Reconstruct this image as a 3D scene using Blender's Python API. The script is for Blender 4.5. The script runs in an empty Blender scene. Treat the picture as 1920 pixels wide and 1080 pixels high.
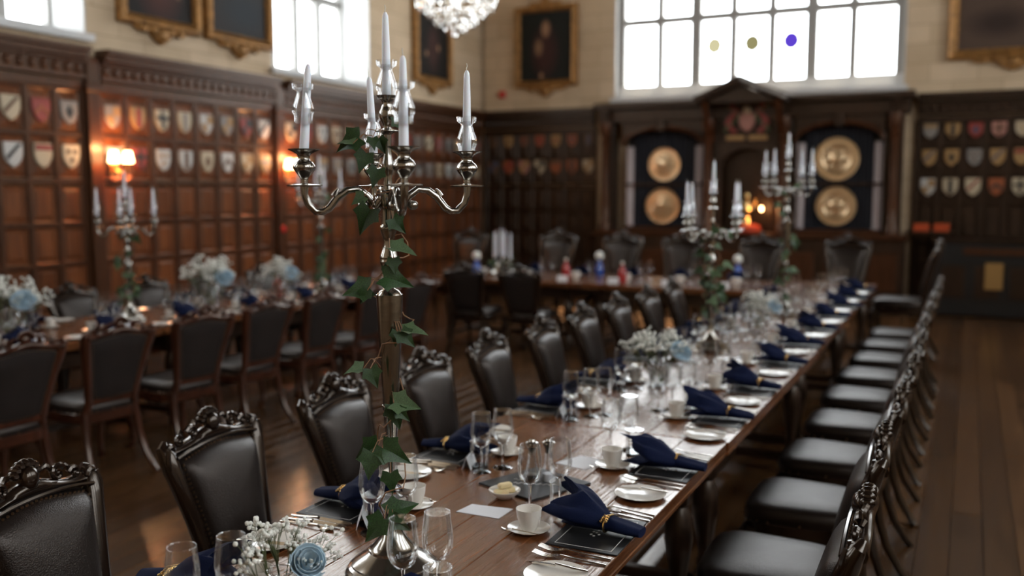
import bpy, math, random
from mathutils import Vector, Matrix
PI = math.pi
R = math.radians
rnd = random.Random(7)
sc = bpy.context.scene
COL = sc.collection

# ------------------------------------------------------------------ camera, world, sun, exposure
cam_d = bpy.data.cameras.new('camera'); cam = bpy.data.objects.new('camera', cam_d); COL.objects.link(cam)
cam.location = (0, 0, 1.70)
cam.rotation_euler = (R(90 - 5.906), 0, R(26.18))
cam_d.sensor_width = 36; cam_d.lens = 36 * 1740 / 1920
cam_d.clip_start = 0.05; cam_d.clip_end = 200
cam_d.dof.use_dof = True; cam_d.dof.focus_distance = 2.36; cam_d.dof.aperture_fstop = 1.55
sc.camera = cam
w = bpy.data.worlds.new('sky'); sc.world = w; w.use_nodes = True
w.node_tree.nodes['Background'].inputs[0].default_value = (.75, .86, 1, 1)
w.node_tree.nodes['Background'].inputs[1].default_value = 1.0
sun_d = bpy.data.lights.new('sun', 'SUN'); sun_d.energy = 22; sun_d.color = (1, .86, .68); sun_d.angle = R(.6)
sun = bpy.data.objects.new('sun', sun_d); COL.objects.link(sun)
sun.rotation_euler = Vector((-.12, -1, -2.1)).to_track_quat('-Z', 'Y').to_euler()
PANE_STRENGTH = 3.5
sc.view_settings.view_transform = 'Standard'; sc.view_settings.look = 'None'
sc.view_settings.exposure = 0.38; sc.view_settings.gamma = 1; sc.view_settings.use_curve_mapping = False
cy = sc.cycles
cy.use_denoising = True; cy.max_bounces = 16; cy.diffuse_bounces = 4; cy.glossy_bounces = 4; cy.transmission_bounces = 16
cy.transparent_max_bounces = 24; cy.caustics_reflective = False; cy.caustics_refractive = False
cy.sample_clamp_indirect = 4.0; cy.sample_clamp_direct = 0

# ------------------------------------------------------------------ materials
MATS = {}
def nodes(name):
    m = bpy.data.materials.new(name); m.use_nodes = True
    nt = m.node_tree; return m, nt, nt.nodes['Principled BSDF'], nt.nodes['Material Output']
def sock(b, k, v):
    if k in b.inputs: b.inputs[k].default_value = v
def pm(name, col, rough=.5, metal=0, coat=0, bump=0, bscale=80, var=0, spec=.5, sheen=0, sss=0, vscale=6, crough=.05, stint=None):
    m, nt, b, o = nodes(name)
    if stint: sock(b, 'Specular Tint', (*stint, 1))
    sock(b, 'Base Color', (*col, 1)); sock(b, 'Roughness', rough); sock(b, 'Metallic', metal)
    sock(b, 'Coat Weight', coat); sock(b, 'Coat Roughness', crough); sock(b, 'Specular IOR Level', spec); sock(b, 'Sheen Weight', sheen)
    if sss: sock(b, 'Subsurface Weight', sss); sock(b, 'Subsurface Scale', .02)
    tc = nt.nodes.new('ShaderNodeTexCoord')
    if var:
        n = nt.nodes.new('ShaderNodeTexNoise'); n.inputs['Scale'].default_value = vscale; n.inputs['Detail'].default_value = 4
        nt.links.new(tc.outputs['Object'], n.inputs['Vector'])
        r = nt.nodes.new('ShaderNodeValToRGB')
        r.color_ramp.elements[0].position = .3; r.color_ramp.elements[1].position = .7
        r.color_ramp.elements[0].color = (*[max(0, c * (1 - var)) for c in col], 1)
        r.color_ramp.elements[1].color = (*[min(1, c * (1 + var)) for c in col], 1)
        nt.links.new(n.outputs['Fac'], r.inputs['Fac']); nt.links.new(r.outputs['Color'], b.inputs['Base Color'])
    if bump:
        n = nt.nodes.new('ShaderNodeTexNoise'); n.inputs['Scale'].default_value = bscale; n.inputs['Detail'].default_value = 3
        nt.links.new(tc.outputs['Object'], n.inputs['Vector'])
        bp = nt.nodes.new('ShaderNodeBump'); bp.inputs['Strength'].default_value = bump; bp.inputs['Distance'].default_value = .004
        nt.links.new(n.outputs['Fac'], bp.inputs['Height']); nt.links.new(bp.outputs['Normal'], b.inputs['Normal'])
    MATS[name] = m; return m
def wood(name, c1, c2, stretch=(40, 3, 40), rough=.35, coat=0, bump=.15, rvar=.25, spec=.5, crough=.15, stint=(1, .82, .66)):
    m, nt, b, o = nodes(name); sock(b, 'Specular Tint', (*stint, 1))
    tc = nt.nodes.new('ShaderNodeTexCoord'); mp = nt.nodes.new('ShaderNodeMapping'); mp.inputs['Scale'].default_value = stretch
    oi = nt.nodes.new('ShaderNodeObjectInfo')
    ad = nt.nodes.new('ShaderNodeVectorMath'); ad.operation = 'MULTIPLY_ADD'
    ad.inputs[1].default_value = (37, 91, 53)
    nt.links.new(oi.outputs['Random'], ad.inputs[0]); nt.links.new(tc.outputs['Object'], ad.inputs[2])
    nt.links.new(ad.outputs[0], mp.inputs['Vector'])
    n = nt.nodes.new('ShaderNodeTexNoise'); n.inputs['Scale'].default_value = 1; n.inputs['Detail'].default_value = 5; n.inputs['Roughness'].default_value = .6
    nt.links.new(mp.outputs[0], n.inputs['Vector'])
    r = nt.nodes.new('ShaderNodeValToRGB'); r.color_ramp.elements[0].position = .3; r.color_ramp.elements[1].position = .72
    r.color_ramp.elements[0].color = (*c1, 1); r.color_ramp.elements[1].color = (*c2, 1)
    nt.links.new(n.outputs['Fac'], r.inputs['Fac'])
    hs = nt.nodes.new('ShaderNodeHueSaturation')
    mr = nt.nodes.new('ShaderNodeMapRange'); mr.inputs['To Min'].default_value = 1 - rvar; mr.inputs['To Max'].default_value = 1 + rvar
    nt.links.new(oi.outputs['Random'], mr.inputs['Value']); nt.links.new(mr.outputs[0], hs.inputs['Value'])
    nt.links.new(r.outputs['Color'], hs.inputs['Color']); nt.links.new(hs.outputs['Color'], b.inputs['Base Color'])
    sock(b, 'Roughness', rough); sock(b, 'Coat Weight', coat); sock(b, 'Coat Roughness', crough); sock(b, 'Specular IOR Level', spec)
    if bump:
        bp = nt.nodes.new('ShaderNodeBump'); bp.inputs['Strength'].default_value = bump; bp.inputs['Distance'].default_value = .003
        nt.links.new(n.outputs['Fac'], bp.inputs['Height']); nt.links.new(bp.outputs['Normal'], b.inputs['Normal'])
        if coat and 'Coat Normal' in b.inputs: nt.links.new(bp.outputs['Normal'], b.inputs['Coat Normal'])
    MATS[name] = m; return m
def glassmat(name, tint=(1, 1, 1), refl=1.0, edge=.25):
    m, nt, b, o = nodes(name); nt.nodes.remove(b)
    t = nt.nodes.new('ShaderNodeBsdfTransparent'); t.inputs[0].default_value = (*tint, 1)
    g = nt.nodes.new('ShaderNodeBsdfGlossy'); g.inputs['Roughness'].default_value = .07; g.inputs['Color'].default_value = (refl, refl, refl, 1)
    lw = nt.nodes.new('ShaderNodeLayerWeight'); lw.inputs['Blend'].default_value = edge
    mx = nt.nodes.new('ShaderNodeMixShader')
    mu = nt.nodes.new('ShaderNodeMath'); mu.operation = 'MULTIPLY'; mu.inputs[1].default_value = .42
    nt.links.new(lw.outputs['Fresnel'], mu.inputs[0]); nt.links.new(mu.outputs[0], mx.inputs[0]); nt.links.new(t.outputs[0], mx.inputs[1]); nt.links.new(g.outputs[0], mx.inputs[2])
    nt.links.new(mx.outputs[0], o.inputs[0]); MATS[name] = m; return m
def realglass(name, col=(1, 1, 1), rough=0.0, ior=1.45):
    m, nt, b, o = nodes(name); nt.nodes.remove(b)
    g = nt.nodes.new('ShaderNodeBsdfGlass'); g.inputs['Color'].default_value = (*col, 1); g.inputs['Roughness'].default_value = rough; g.inputs['IOR'].default_value = ior
    nt.links.new(g.outputs[0], o.inputs[0]); MATS[name] = m; return m
def panemat(name, col, strength, trans=(.9, .9, .9)):
    # frosted leaded light: glows with daylight and lets the sun pass
    m, nt, b, o = nodes(name); nt.nodes.remove(b)
    e = nt.nodes.new('ShaderNodeEmission'); e.inputs[0].default_value = (*col, 1); e.inputs[1].default_value = strength
    t = nt.nodes.new('ShaderNodeBsdfTransparent'); t.inputs[0].default_value = (*trans, 1)
    a = nt.nodes.new('ShaderNodeAddShader'); nt.links.new(e.outputs[0], a.inputs[0]); nt.links.new(t.outputs[0], a.inputs[1])
    nt.links.new(a.outputs[0], o.inputs[0]); MATS[name] = m; return m
def emit(name, col, s):
    m, nt, b, o = nodes(name); sock(b, 'Base Color', (*col, 1)); sock(b, 'Emission Color', (*col, 1)); sock(b, 'Emission Strength', s); MATS[name] = m

wood('table_wood', (.060, .017, .005), (.190, .068, .023), (70, 5, 70), .21, .35, .60, .12, crough=.15, spec=.85, stint=(1, .80, .60))
wood('table_dark', (.010, .005, .003), (.030, .014, .008), (30, 3, 30), .35, .2, .1)
wood('chair_wood', (.005, .0026, .0016), (.016, .0076, .0046), (20, 20, 4), .20, .35, .05, .15)
wood('chair_wood_redlit', (.022, .006, .003), (.060, .017, .008), (20, 20, 4), .28, .2, .05, .15)  # same chair wood, its reddening by light put into the colour
wood('floor_wood', (.046, .019, .0065), (.112, .052, .019), (26, 1.6, 26), .27, .12, .14, .38, crough=.18)
wood('panel_wood', (.085, .022, .006), (.190, .057, .016), (22, 22, 2.5), .36, .08, .08, .22)
wood('frame_wood', (.032, .0095, .0036), (.078, .026, .009), (22, 22, 2.5), .36, .08, .08, .1)
wood('dark_wood', (.010, .0045, .0022), (.032, .014, .007), (22, 22, 3), .40, .06, .08, .15)
pm('leather', (.0080, .0048, .0038), .34, bump=.35, bscale=260, var=.3, spec=.48, stint=(1, .88, .8))
pm('leather_back', (.015, .0095, .0075), .7, spec=.3, bump=.2, bscale=260, var=.2)
pm('nail', (.30, .21, .14), .3, 1)
pm('silver', (.36, .34, .31), .17, 1, bump=.06, bscale=30, var=.12, vscale=14)
pm('steel', (.70, .66, .60), .16, 1)
pm('gold', (.80, .55, .24), .25, 1, bump=.15, bscale=60)
pm('brass_dish', (.74, .55, .34), .30, 1, bump=.3, bscale=18)
pm('gilt', (.34, .17, .052), .48, .45, bump=.8, bscale=22, var=.45, vscale=18)
pm('wax', (.82, .86, .93), .45, sss=.15)
pm('wick', (.75, .70, .60), .9)
pm('leaf', (.019, .052, .012), .36, var=.75, vscale=30, bump=.3, bscale=60)
pm('leaf_pale', (.075, .125, .055), .5, var=.4, vscale=30, bump=.3, bscale=60)
pm('vine', (.24, .12, .055), .7)
pm('navy', (.0010, .0050, .030), .85, sheen=0, spec=.2, bump=.25, bscale=500)
pm('china', (.70, .66, .60), .16, coat=.3)
pm('paper', (.72, .72, .74), .75)
pm('slate', (.010, .010, .011), .42, spec=.35)
pm('ink', (.62, .60, .58), .7)
pm('butter', (.80, .64, .36), .5, sss=.1)
pm('rose', (.44, .60, .70), .7, var=.25, vscale=40, sheen=.3)
pm('floret', (.78, .78, .72), .85)
pm('stem', (.08, .10, .04), .7)
pm('stone', (.62, .475, .32), .85, bump=.3, bscale=12, var=.10, vscale=1.5)
pm('white_paint', (.62, .62, .61), .6)
pm('mullion_stone', (.34, .33, .31), .7)
pm('ceiling_wood', (.05, .03, .018), .7, var=.3)
pm('curtain', (.008, .010, .018), .85, sheen=.2)
pm('pale_strip', (.62, .56, .57), .85)  # pale strips along the alcove edges
pm('black', (.008, .008, .008), .4)
pm('red_plastic', (.55, .02, .015), .4)
pm('orange_box', (.45, .06, .01), .5)
pm('red_cloth', (.45, .05, .015), .7)
pm('blue_glass', (.008, .07, .38), .15, coat=.5)
pm('red_glass', (.35, .02, .02), .15, coat=.5)
pm('brass_panel', (.42, .25, .09), .45, .6)
glassmat('glass', (.985, .99, .99), 1, .30); glassmat('glass_collar', (.97, .975, .98), 1, .42)
realglass('glass_thick', (.99, .99, .99))
realglass('crystal', (1, .99, .97), 0, 1.55)
panemat('pane', (.92, .97, 1.0), PANE_STRENGTH)
panemat('roundel_straw', (.62, .58, .36), .75, (.06, .05, .03)); panemat('roundel_olive', (.40, .36, .18), .55, (.04, .04, .02)); panemat('roundel_violet', (.12, .06, .60), .75, (.01, .01, .04))
emit('lamp_glow', (1, .55, .26), 14); emit('ember', (1, .16, .03), .8); emit('bulb', (1, .85, .65), 5)
# ashlar joints on the stone
def ashlar():
    m = MATS['stone']; nt = m.node_tree; b = nt.nodes['Principled BSDF']
    g = nt.nodes.new('ShaderNodeNewGeometry'); s = nt.nodes.new('ShaderNodeSeparateXYZ'); c = nt.nodes.new('ShaderNodeCombineXYZ')
    a = nt.nodes.new('ShaderNodeMath'); a.operation = 'ADD'
    nt.links.new(g.outputs['Position'], s.inputs[0]); nt.links.new(s.outputs[0], a.inputs[0]); nt.links.new(s.outputs[1], a.inputs[1])
    nt.links.new(a.outputs[0], c.inputs[0]); nt.links.new(s.outputs[2], c.inputs[1])
    k = nt.nodes.new('ShaderNodeTexBrick'); k.inputs['Scale'].default_value = 1; k.inputs['Brick Width'].default_value = .62; k.inputs['Row Height'].default_value = .27
    k.inputs['Mortar Size'].default_value = .006; k.inputs['Color1'].default_value = (1, 1, 1, 1); k.inputs['Color2'].default_value = (.86, .84, .80, 1); k.inputs['Mortar'].default_value = (.62, .58, .52, 1)
    nt.links.new(c.outputs[0], k.inputs['Vector'])
    old = b.inputs['Base Color'].links[0].from_socket
    mx = nt.nodes.new('ShaderNodeMixRGB'); mx.blend_type = 'MULTIPLY'; mx.inputs[0].default_value = 1
    nt.links.new(old, mx.inputs[1]); nt.links.new(k.outputs['Color'], mx.inputs[2]); nt.links.new(mx.outputs[0], b.inputs['Base Color'])
ashlar()

# ------------------------------------------------------------------ mesh helpers
class M:
    def __init__(s): s.v = []; s.f = []
    def add(s, vs, fs):
        n = len(s.v); s.v += [tuple(p) for p in vs]; s.f += [tuple(i + n for i in f) for f in fs]; return s
    def box(s, c, d, ch=0):
        hx, hy, hz = d[0] / 2, d[1] / 2, d[2] / 2
        if not ch:
            vs = [(c[0] + x * hx, c[1] + y * hy, c[2] + z * hz) for x in (-1, 1) for y in (-1, 1) for z in (-1, 1)]
            return s.add(vs, [(0, 1, 3, 2), (4, 6, 7, 5), (0, 4, 5, 1), (2, 3, 7, 6), (0, 2, 6, 4), (1, 5, 7, 3)])
        rings = []
        for z, k in ((-hz, ch), (-hz + ch, 0), (hz - ch, 0), (hz, ch)):
            a, b = hx - k, hy - k; e = ch
            rings.append([(c[0] + x, c[1] + y, c[2] + z) for x, y in ((-a + e, -b), (a - e, -b), (a, -b + e), (a, b - e), (a - e, b), (-a + e, b), (-a, b - e), (-a, -b + e))])
        return s.loft(rings)
    def loft(s, rings, cap=True, closed=True):
        n = len(rings[0]); vs = [p for r in rings for p in r]; fs = []
        for i in range(len(rings) - 1):
            for j in range(n if closed else n - 1):
                k = (j + 1) % n
                fs.append((i * n + j, i * n + k, (i + 1) * n + k, (i + 1) * n + j))
        if cap:
            fs.append(tuple(range(n - 1, -1, -1))); fs.append(tuple((len(rings) - 1) * n + j for j in range(n)))
        return s.add(vs, fs)
    def lathe(s, prof, n=16, o=(0, 0, 0), mat=None):
        rings = []
        for r, z in prof:
            r = max(r, .0002)
            ring = [Vector((r * math.cos(2 * PI * j / n), r * math.sin(2 * PI * j / n), z)) for j in range(n)]
            if mat: ring = [mat @ p for p in ring]
            rings.append([(p[0] + o[0], p[1] + o[1], p[2] + o[2]) for p in ring])
        return s.loft(rings)
    def tube(s, pts, rads, n=8, sy=1):
        pts = [Vector(p) for p in pts]
        if not hasattr(rads, '__len__'): rads = [rads] * len(pts)
        rings = []; ref = None
        for i, p in enumerate(pts):
            d = (pts[min(i + 1, len(pts) - 1)] - pts[max(i - 1, 0)]).normalized()
            if ref is None:
                ref = Vector((0, 0, 1)) if abs(d.z) < .9 else Vector((1, 0, 0))
            a = d.cross(ref)
            if a.length < 1e-4: a = d.cross(Vector((0, 1, 0)))
            a.normalize(); b = a.cross(d).normalized(); ref = b
            rings.append([p + (a * math.cos(2 * PI * j / n) + b * math.sin(2 * PI * j / n) * sy) * rads[i] for j in range(n)])
        return s.loft(rings)
    def ell(s, c, r, nu=8, nv=6, mat=None):
        if not hasattr(r, '__len__'): r = (r, r, r)
        rings = []
        for i in range(nv + 1):
            t = PI * (i / nv) * .998 + .001 * PI
            ring = [Vector((r[0] * math.sin(t) * math.cos(2 * PI * j / nu), r[1] * math.sin(t) * math.sin(2 * PI * j / nu), -r[2] * math.cos(t))) for j in range(nu)]
            if mat: ring = [mat @ p for p in ring]
            rings.append([(p[0] + c[0], p[1] + c[1], p[2] + c[2]) for p in ring])
        return s.loft(rings)
    def prism(s, poly, t0, t1, xf=lambda u, v, t: (u, v, t), bev=0):
        if bev:
            cx = sum(p[0] for p in poly) / len(poly); cyy = sum(p[1] for p in poly) / len(poly)
            sh = [(cx + (u - cx) * (1 - bev), cyy + (v - cyy) * (1 - bev)) for u, v in poly]; d = (t1 - t0) * .3
            return s.loft([[xf(u, v, t0) for u, v in poly], [xf(u, v, t1 - d) for u, v in poly], [xf(u, v, t1) for u, v in sh]])
        return s.loft([[xf(u, v, t0) for u, v in poly], [xf(u, v, t1) for u, v in poly]])
def obj(name, m, mat, parent=None, loc=None, rot=None, smooth=True, kind=None):
    me = bpy.data.meshes.new(name); me.from_pydata(m.v, [], m.f); me.update()
    if smooth:
        me.shade_smooth(); me.set_sharp_from_angle(angle=R(40))
    me.materials.append(MATS[mat])
    o = bpy.data.objects.new(name, me); COL.objects.link(o)
    if parent: o.parent = parent
    if loc: o.location = loc
    if rot: o.rotation_euler = rot
    if kind: o['kind'] = kind
    return o
def tag(o, label, cat, group=None):
    o['label'] = label; o['category'] = cat
    if group: o['group'] = group
    return o
def thing(name, label, cat, loc=(0, 0, 0), rz=0, group=None):
    o = bpy.data.objects.new(name, None); COL.objects.link(o); o.empty_display_size = .1
    o.location = loc; o.rotation_euler = (0, 0, rz)
    return tag(o, label, cat, group)
def struct(name, m, mat, parent=None, smooth=False):
    o = obj(name, m, mat, parent, smooth=smooth)
    if not parent: o['kind'] = 'structure'
    return o
def sgroup(name):
    o = bpy.data.objects.new(name, None); COL.objects.link(o); o['kind'] = 'structure'; return o
def inst(src, parent=None, loc=None, rot=None, scale=None):
    c = src.copy(); COL.objects.link(c)
    if parent: c.parent = parent
    if loc is not None: c.location = loc
    if rot is not None: c.rotation_euler = rot
    if scale is not None: c.scale = scale
    return c
def kids(o): return [x for x in COL.objects if x.parent == o]
TREE = {}
def dup(root, loc=None, rz=None, label=None, group=None, rot=None, scale=None):
    if root.name not in TREE: TREE[root.name] = [(a, kids(a)) for a in kids(root)]
    c = inst(root, None, loc, None, scale)
    if rz is not None: c.rotation_euler = (0, 0, rz)
    if rot is not None: c.rotation_euler = rot
    if label: c['label'] = label
    if group: c['group'] = group
    for a, subs in TREE[root.name]:
        d = inst(a, c)
        for b in subs: inst(b, d)
    return c
class Proto:
    """first use moves the built thing itself, later uses copy it"""
    def __init__(s, root): s.root = root; s.used = False
    def put(s, loc, rz=0, label=None, group=None, rot=None, scale=None):
        if s.used: return dup(s.root, loc, rz, label, group, rot, scale)
        s.used = True; o = s.root
        if o.name not in TREE: TREE[o.name] = [(a, kids(a)) for a in kids(o)]
        o.location = loc; o.rotation_euler = rot if rot is not None else (0, 0, rz)
        if scale is not None: o.scale = scale
        if label: o['label'] = label
        if group: o['group'] = group
        return o
ORD = ['first', 'second', 'third', 'fourth', 'fifth', 'sixth', 'seventh', 'eighth', 'ninth', 'tenth', 'eleventh', 'twelfth', 'thirteenth', 'fourteenth', 'fifteenth', 'sixteenth', 'seventeenth', 'eighteenth', 'nineteenth', 'twentieth']
LX = -7.7; BY = 14.5; RX = 4.8; NY = -6.0; TOP = 9.4; SILL = 3.16; WTOP = 7.4; BTOP = 8.6

# ------------------------------------------------------------------ floor
fl = struct('floor', M().box(((LX + RX) / 2, (NY + BY) / 2, -.06), (RX - LX + 1.6, BY - NY + 1.6, .08)), 'black')
PW = .145; planks = []
x = LX
while x < RX:
    y = NY - rnd.random() * 2
    while y < BY:
        L = 2.6 + rnd.random() * 1.8
        y0, y1 = max(y, NY), min(y + L, BY)
        if y1 - y0 > .1: planks.append((x + PW / 2, (y0 + y1) / 2, y1 - y0))
        y += L
    x += PW
def in_view(p):
    dx, dy = p[0], p[1]; z = dx * -.4412 + dy * .8974
    if z < .3: return 99
    u = (dx * .8974 + dy * .4412) / z
    return z if abs(u) < .68 else 60 + z
planks.sort(key=in_view)
rest = M(); pbase = {}
for i, (px, py, L) in enumerate(planks):
    if i < 296:
        q = round(L, 1)
        if q not in pbase:
            pbase[q] = obj('plank', M().box((0, 0, -.01), (PW - .003, q - .004, .02), .0015), 'floor_wood', fl, (px, py, 0), smooth=False)
        else: inst(pbase[q], fl, (px, py, 0))
    else: rest.box((px, py, -.01), (PW - .003, L - .004, .02))
obj('far_planks', rest, 'floor_wood', fl, smooth=False, kind='stuff')

# ------------------------------------------------------------------ walls with window openings
def wall_boxes(a0, a1, opens, mk, WTOP=WTOP):
    """boxes along a wall from a0 to a1 with openings (o0, o1); mk(lo, hi, z0, z1) adds one"""
    cur = a0
    mk(a0, a1, 0, SILL); mk(a0, a1, WTOP, TOP)
    for o0, o1 in opens: mk(cur, o0, SILL, WTOP); cur = o1
    mk(cur, a1, SILL, WTOP)
OPEN_L = [(-4.6, -2.5), (.1, 2.2), (4.35, 6.42), (9.1, 11.18)]
OPEN_R = [(-3.2, -1.0), (.0, 2.2), (3.4, 5.6), (6.6, 8.8), (9.8, 12.0)]  # unseen; the opening beside the camera is added to light the foreground
OPEN_B = [(-5.29, -.92)]
m = M(); wall_boxes(NY, BY + .8, OPEN_L, lambda a, b, z0, z1: m.box((LX - .45, (a + b) / 2, (z0 + z1) / 2), (.8, b - a, z1 - z0)))
wl = struct('wall_left', m, 'stone')
m = M(); wall_boxes(NY, BY + .8, OPEN_R, lambda a, b, z0, z1: m.box((RX + .4, (a + b) / 2, (z0 + z1) / 2), (.8, b - a, z1 - z0)))
wr = struct('wall_right', m, 'stone')
m = M(); wall_boxes(LX, RX, OPEN_B, lambda a, b, z0, z1: m.box(((a + b) / 2, BY + .45, (z0 + z1) / 2), (b - a, .8, z1 - z0)), BTOP)
wb = struct('wall_back', m, 'stone')
struct('wall_front', M().box(((LX + RX) / 2, NY - .2, TOP / 2), (RX - LX + 1.6, .4, TOP)), 'stone')
ce = struct('ceiling', M().box(((LX + RX) / 2, (NY + BY) / 2, TOP + .1), (RX - LX + 1.6, BY - NY + 1.6, .2)), 'ceiling_wood')
for i in range(6):
    obj('beam', M().box(((LX + RX) / 2, NY + 1.5 + i * 3.6, TOP - .15), (RX - LX, .3, .3), .02), 'dark_wood', ce, smooth=False)

def window(name, o0, o1, place, lights, rows, zp0, ztop, depth, wide=(), sillmat='white_paint', pane='pane'):
    """place(u along wall, d outward, z) -> world. Glass stands at depth behind the wall face."""
    g = sgroup(name)
    def bx(u0, u1, d0, d1, z0, z1):
        mm = M(); P = [place(u, d, z) for u in (u0, u1) for d in (d0, d1) for z in (z0, z1)]
        lo = [min(p[k] for p in P) for k in range(3)]; hi = [max(p[k] for p in P) for k in range(3)]
        return mm.box([(a + b) / 2 for a, b in zip(lo, hi)], [b - a for a, b in zip(lo, hi)])
    mg = .14 if lights == 7 else .06
    obj('window_sill', bx(o0 - .05, o1 + .05, -.07, depth, SILL - .01, SILL + .06), sillmat, g, smooth=False)
    obj('lower_splay', bx(o0, o1, depth - .12, depth + .1, SILL + .06, zp0), sillmat, g, smooth=False)
    for a, b in ((o0, o0 + mg), (o1 - mg, o1)):
        obj('jamb', bx(a, b, depth - .1, depth + .1, SILL, ztop), 'mullion_stone', g, smooth=False)
    for a, b in ((o0, o0 + .02), (o1 - .02, o1)):
        obj('reveal', bx(a, b, 0, depth + .1, SILL, ztop), sillmat, g, smooth=False)
    W = (o1 - o0 - 2 * mg) / lights; hgt = (ztop - zp0) / rows
    for i in range(1, lights):
        t = .080 if i in wide else .052
        obj('mullion', bx(o0 + mg + i * W - t, o0 + mg + i * W + t, depth - .1, depth + .08, zp0, ztop), 'mullion_stone', g, smooth=False)
    for j in range(1, rows):
        obj('transom', bx(o0, o1, depth - .08, depth + .06, zp0 + j * hgt - .055, zp0 + j * hgt + .055), 'mullion_stone', g, smooth=False)
    for i in range(lights):
        for j in range(rows):
            obj('pane', bx(o0 + mg + i * W, o0 + mg + (i + 1) * W, depth, depth + .006, zp0 + j * hgt, zp0 + (j + 1) * hgt), pane, g, smooth=False)
    return g, (o0 + mg, W, zp0, hgt)
n = 1
for a, b in OPEN_L:
    window('window_%d' % n, a, b, lambda u, d, z: (LX - .05 - d, u, z), 4, 4, 3.33, WTOP, .55); n += 1
for a, b in OPEN_R:
    window('window_%d' % n, a, b, lambda u, d, z: (RX + d, u, z), 4, 4, 3.33, WTOP, .4); n += 1
wback, (u0, W, z0, hgt) = window('window_%d' % n, *OPEN_B[0], lambda u, d, z: (u, BY + .05 + d, z), 7, 5, 3.40, BTOP - .1, .2, wide=(2, 5))
for i, mt in ((2, 'roundel_straw'), (3, 'roundel_olive'), (4, 'roundel_violet')):
    obj('roundel', M().prism([(.125 * math.cos(t * PI / 5), .135 * math.sin(t * PI / 5)) for t in range(10)], 0, .02, lambda u, v, t: (u, t, v)), mt, wback, (u0 + (i + .47) * W, BY + .22, z0 + .58), smooth=False)
for i, mt in ((1, 'roundel_straw'), (3, 'roundel_olive')):
    obj('roundel', M().prism([(.125 * math.cos(t * PI / 5), .135 * math.sin(t * PI / 5)) for t in range(10)], 0, .02, lambda u, v, t: (u, t, v)), mt, wback, (u0 + (i + .5) * W, BY + .22, z0 + hgt + .40), smooth=False)

# ------------------------------------------------------------------ wainscot panelling
def rpanel(w, h, d=.022):
    mm = M(); rings = []
    for k, dep in ((0, 0), (.016, -.012), (.03, -.012), (.055, .006)):
        a, b = w / 2 - k, h / 2 - k
        rings.append([(-a, dep, -b), (a, dep, -b), (a, dep, b), (-a, dep, b)])
    return mm.loft(rings, cap=False).add(rings[-1], [(0, 1, 2, 3)])
ROWS = [(.22, .60), (.62, 1.00), (1.03, 1.38), (1.41, 1.77), (1.83, 2.22), (2.26, 2.66)]
def wainscot(wall, a0, a1, place, rz, step, mat_p, mat_f, skip=None, rows=ROWS):
    """place(u) -> (x, y) on the wall face; front of the panelling faces local +Y turned by rz"""
    ncol = max(1, round((a1 - a0) / step)); st = (a1 - a0) / ncol
    protos = {}
    for i in range(ncol):
        for j, (z0, z1) in enumerate(rows):
            x, y = place(a0 + (i + .5) * st); key = round(z1 - z0, 3)
            if key not in protos: protos[key] = o = obj('panel', rpanel(st - .05, z1 - z0 - .01), mat_p, wall, (x, y, (z0 + z1) / 2), (0, 0, rz), smooth=False)
            else: inst(protos[key], wall, (x, y, (z0 + z1) / 2), (0, 0, rz))
    sp = None
    for i in range(ncol + 1):
        x, y = place(a0 + i * st)
        if sp is None: sp = obj('stile', M().box((0, .012, 1.45), (.055, .03, 2.5), .006), mat_f, wall, (x, y, 0), (0, 0, rz), smooth=False)
        else: inst(sp, wall, (x, y, 0), (0, 0, rz))
    x, y = place((a0 + a1) / 2); L = a1 - a0
    zs = [.20] + [(rows[k][1] + rows[k + 1][0]) / 2 for k in range(len(rows) - 1)] + [rows[-1][1] + .02]
    for z in zs: obj('rail', M().box((0, .010, z), (L, .03, .05), .006), mat_f, wall, (x, y, 0), (0, 0, rz), smooth=False)
    obj('skirting', M().box((0, .02, .10), (L, .05, .20), .01), mat_f, wall, (x, y, 0), (0, 0, rz), smooth=False)
    c = M()
    for z, dp, h in ((2.72, .05, .08), (2.80, .08, .04), (2.95, .10, .03), (3.0, .15, .06), (3.05, .19, .05)): c.box((0, dp / 2, z), (L, dp, h))
    c.box((0, .03, 2.87), (L, .06, .14))
    obj('cornice', c, mat_f, wall, (x, y, 0), (0, 0, rz), smooth=False)
    f = M(); k = int(L / .12)
    for i in range(k):
        u = -L / 2 + (i + .5) * L / k
        f.ell((u, .06, 2.865), (.042, .03, .055), 6, 4)
    obj('carved_frieze', f, mat_f, wall, (x, y, 0), (0, 0, rz), kind='stuff')
def pil(wall, x, y, rz, mat, w=.16, h=3.0):
    mm = M().box((0, .04, h / 2), (w, .08, h), .012); mm.box((0, .05, .15), (w + .06, .11, .3), .01); mm.box((0, .05, 2.70), (w + .05, .11, .08), .01)
    obj('pilaster', mm, mat, wall, (x, y, 0), (0, 0, rz), smooth=False)
WF = LX - .03
BAYS = [(3.0, 6.31), (6.50, 9.04), (9.22, 11.75), (11.93, 14.45)]
for a, b in BAYS: wainscot(wl, a, b, lambda u: (WF, u), -PI / 2, .30, 'panel_wood', 'frame_wood')
wainscot(wl, .2, 2.82, lambda u: (WF, u), -PI / 2, .30, 'panel_wood', 'frame_wood')
for y in (2.91, 6.405, 9.13, 11.84): pil(wl, WF, y, -PI / 2, 'frame_wood')
wainscot(wb, LX + .05, -5.60, lambda u: (u, BY + .03), PI, .30, 'dark_wood', 'dark_wood')
wainscot(wb, -.72, 3.6, lambda u: (u, BY + .03), PI, .29, 'dark_wood', 'dark_wood', rows=[(.22, .60), (.62, 1.00), (1.03, 1.55), (1.58, 1.97), (1.99, 2.38), (2.40, 2.68)])

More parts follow.
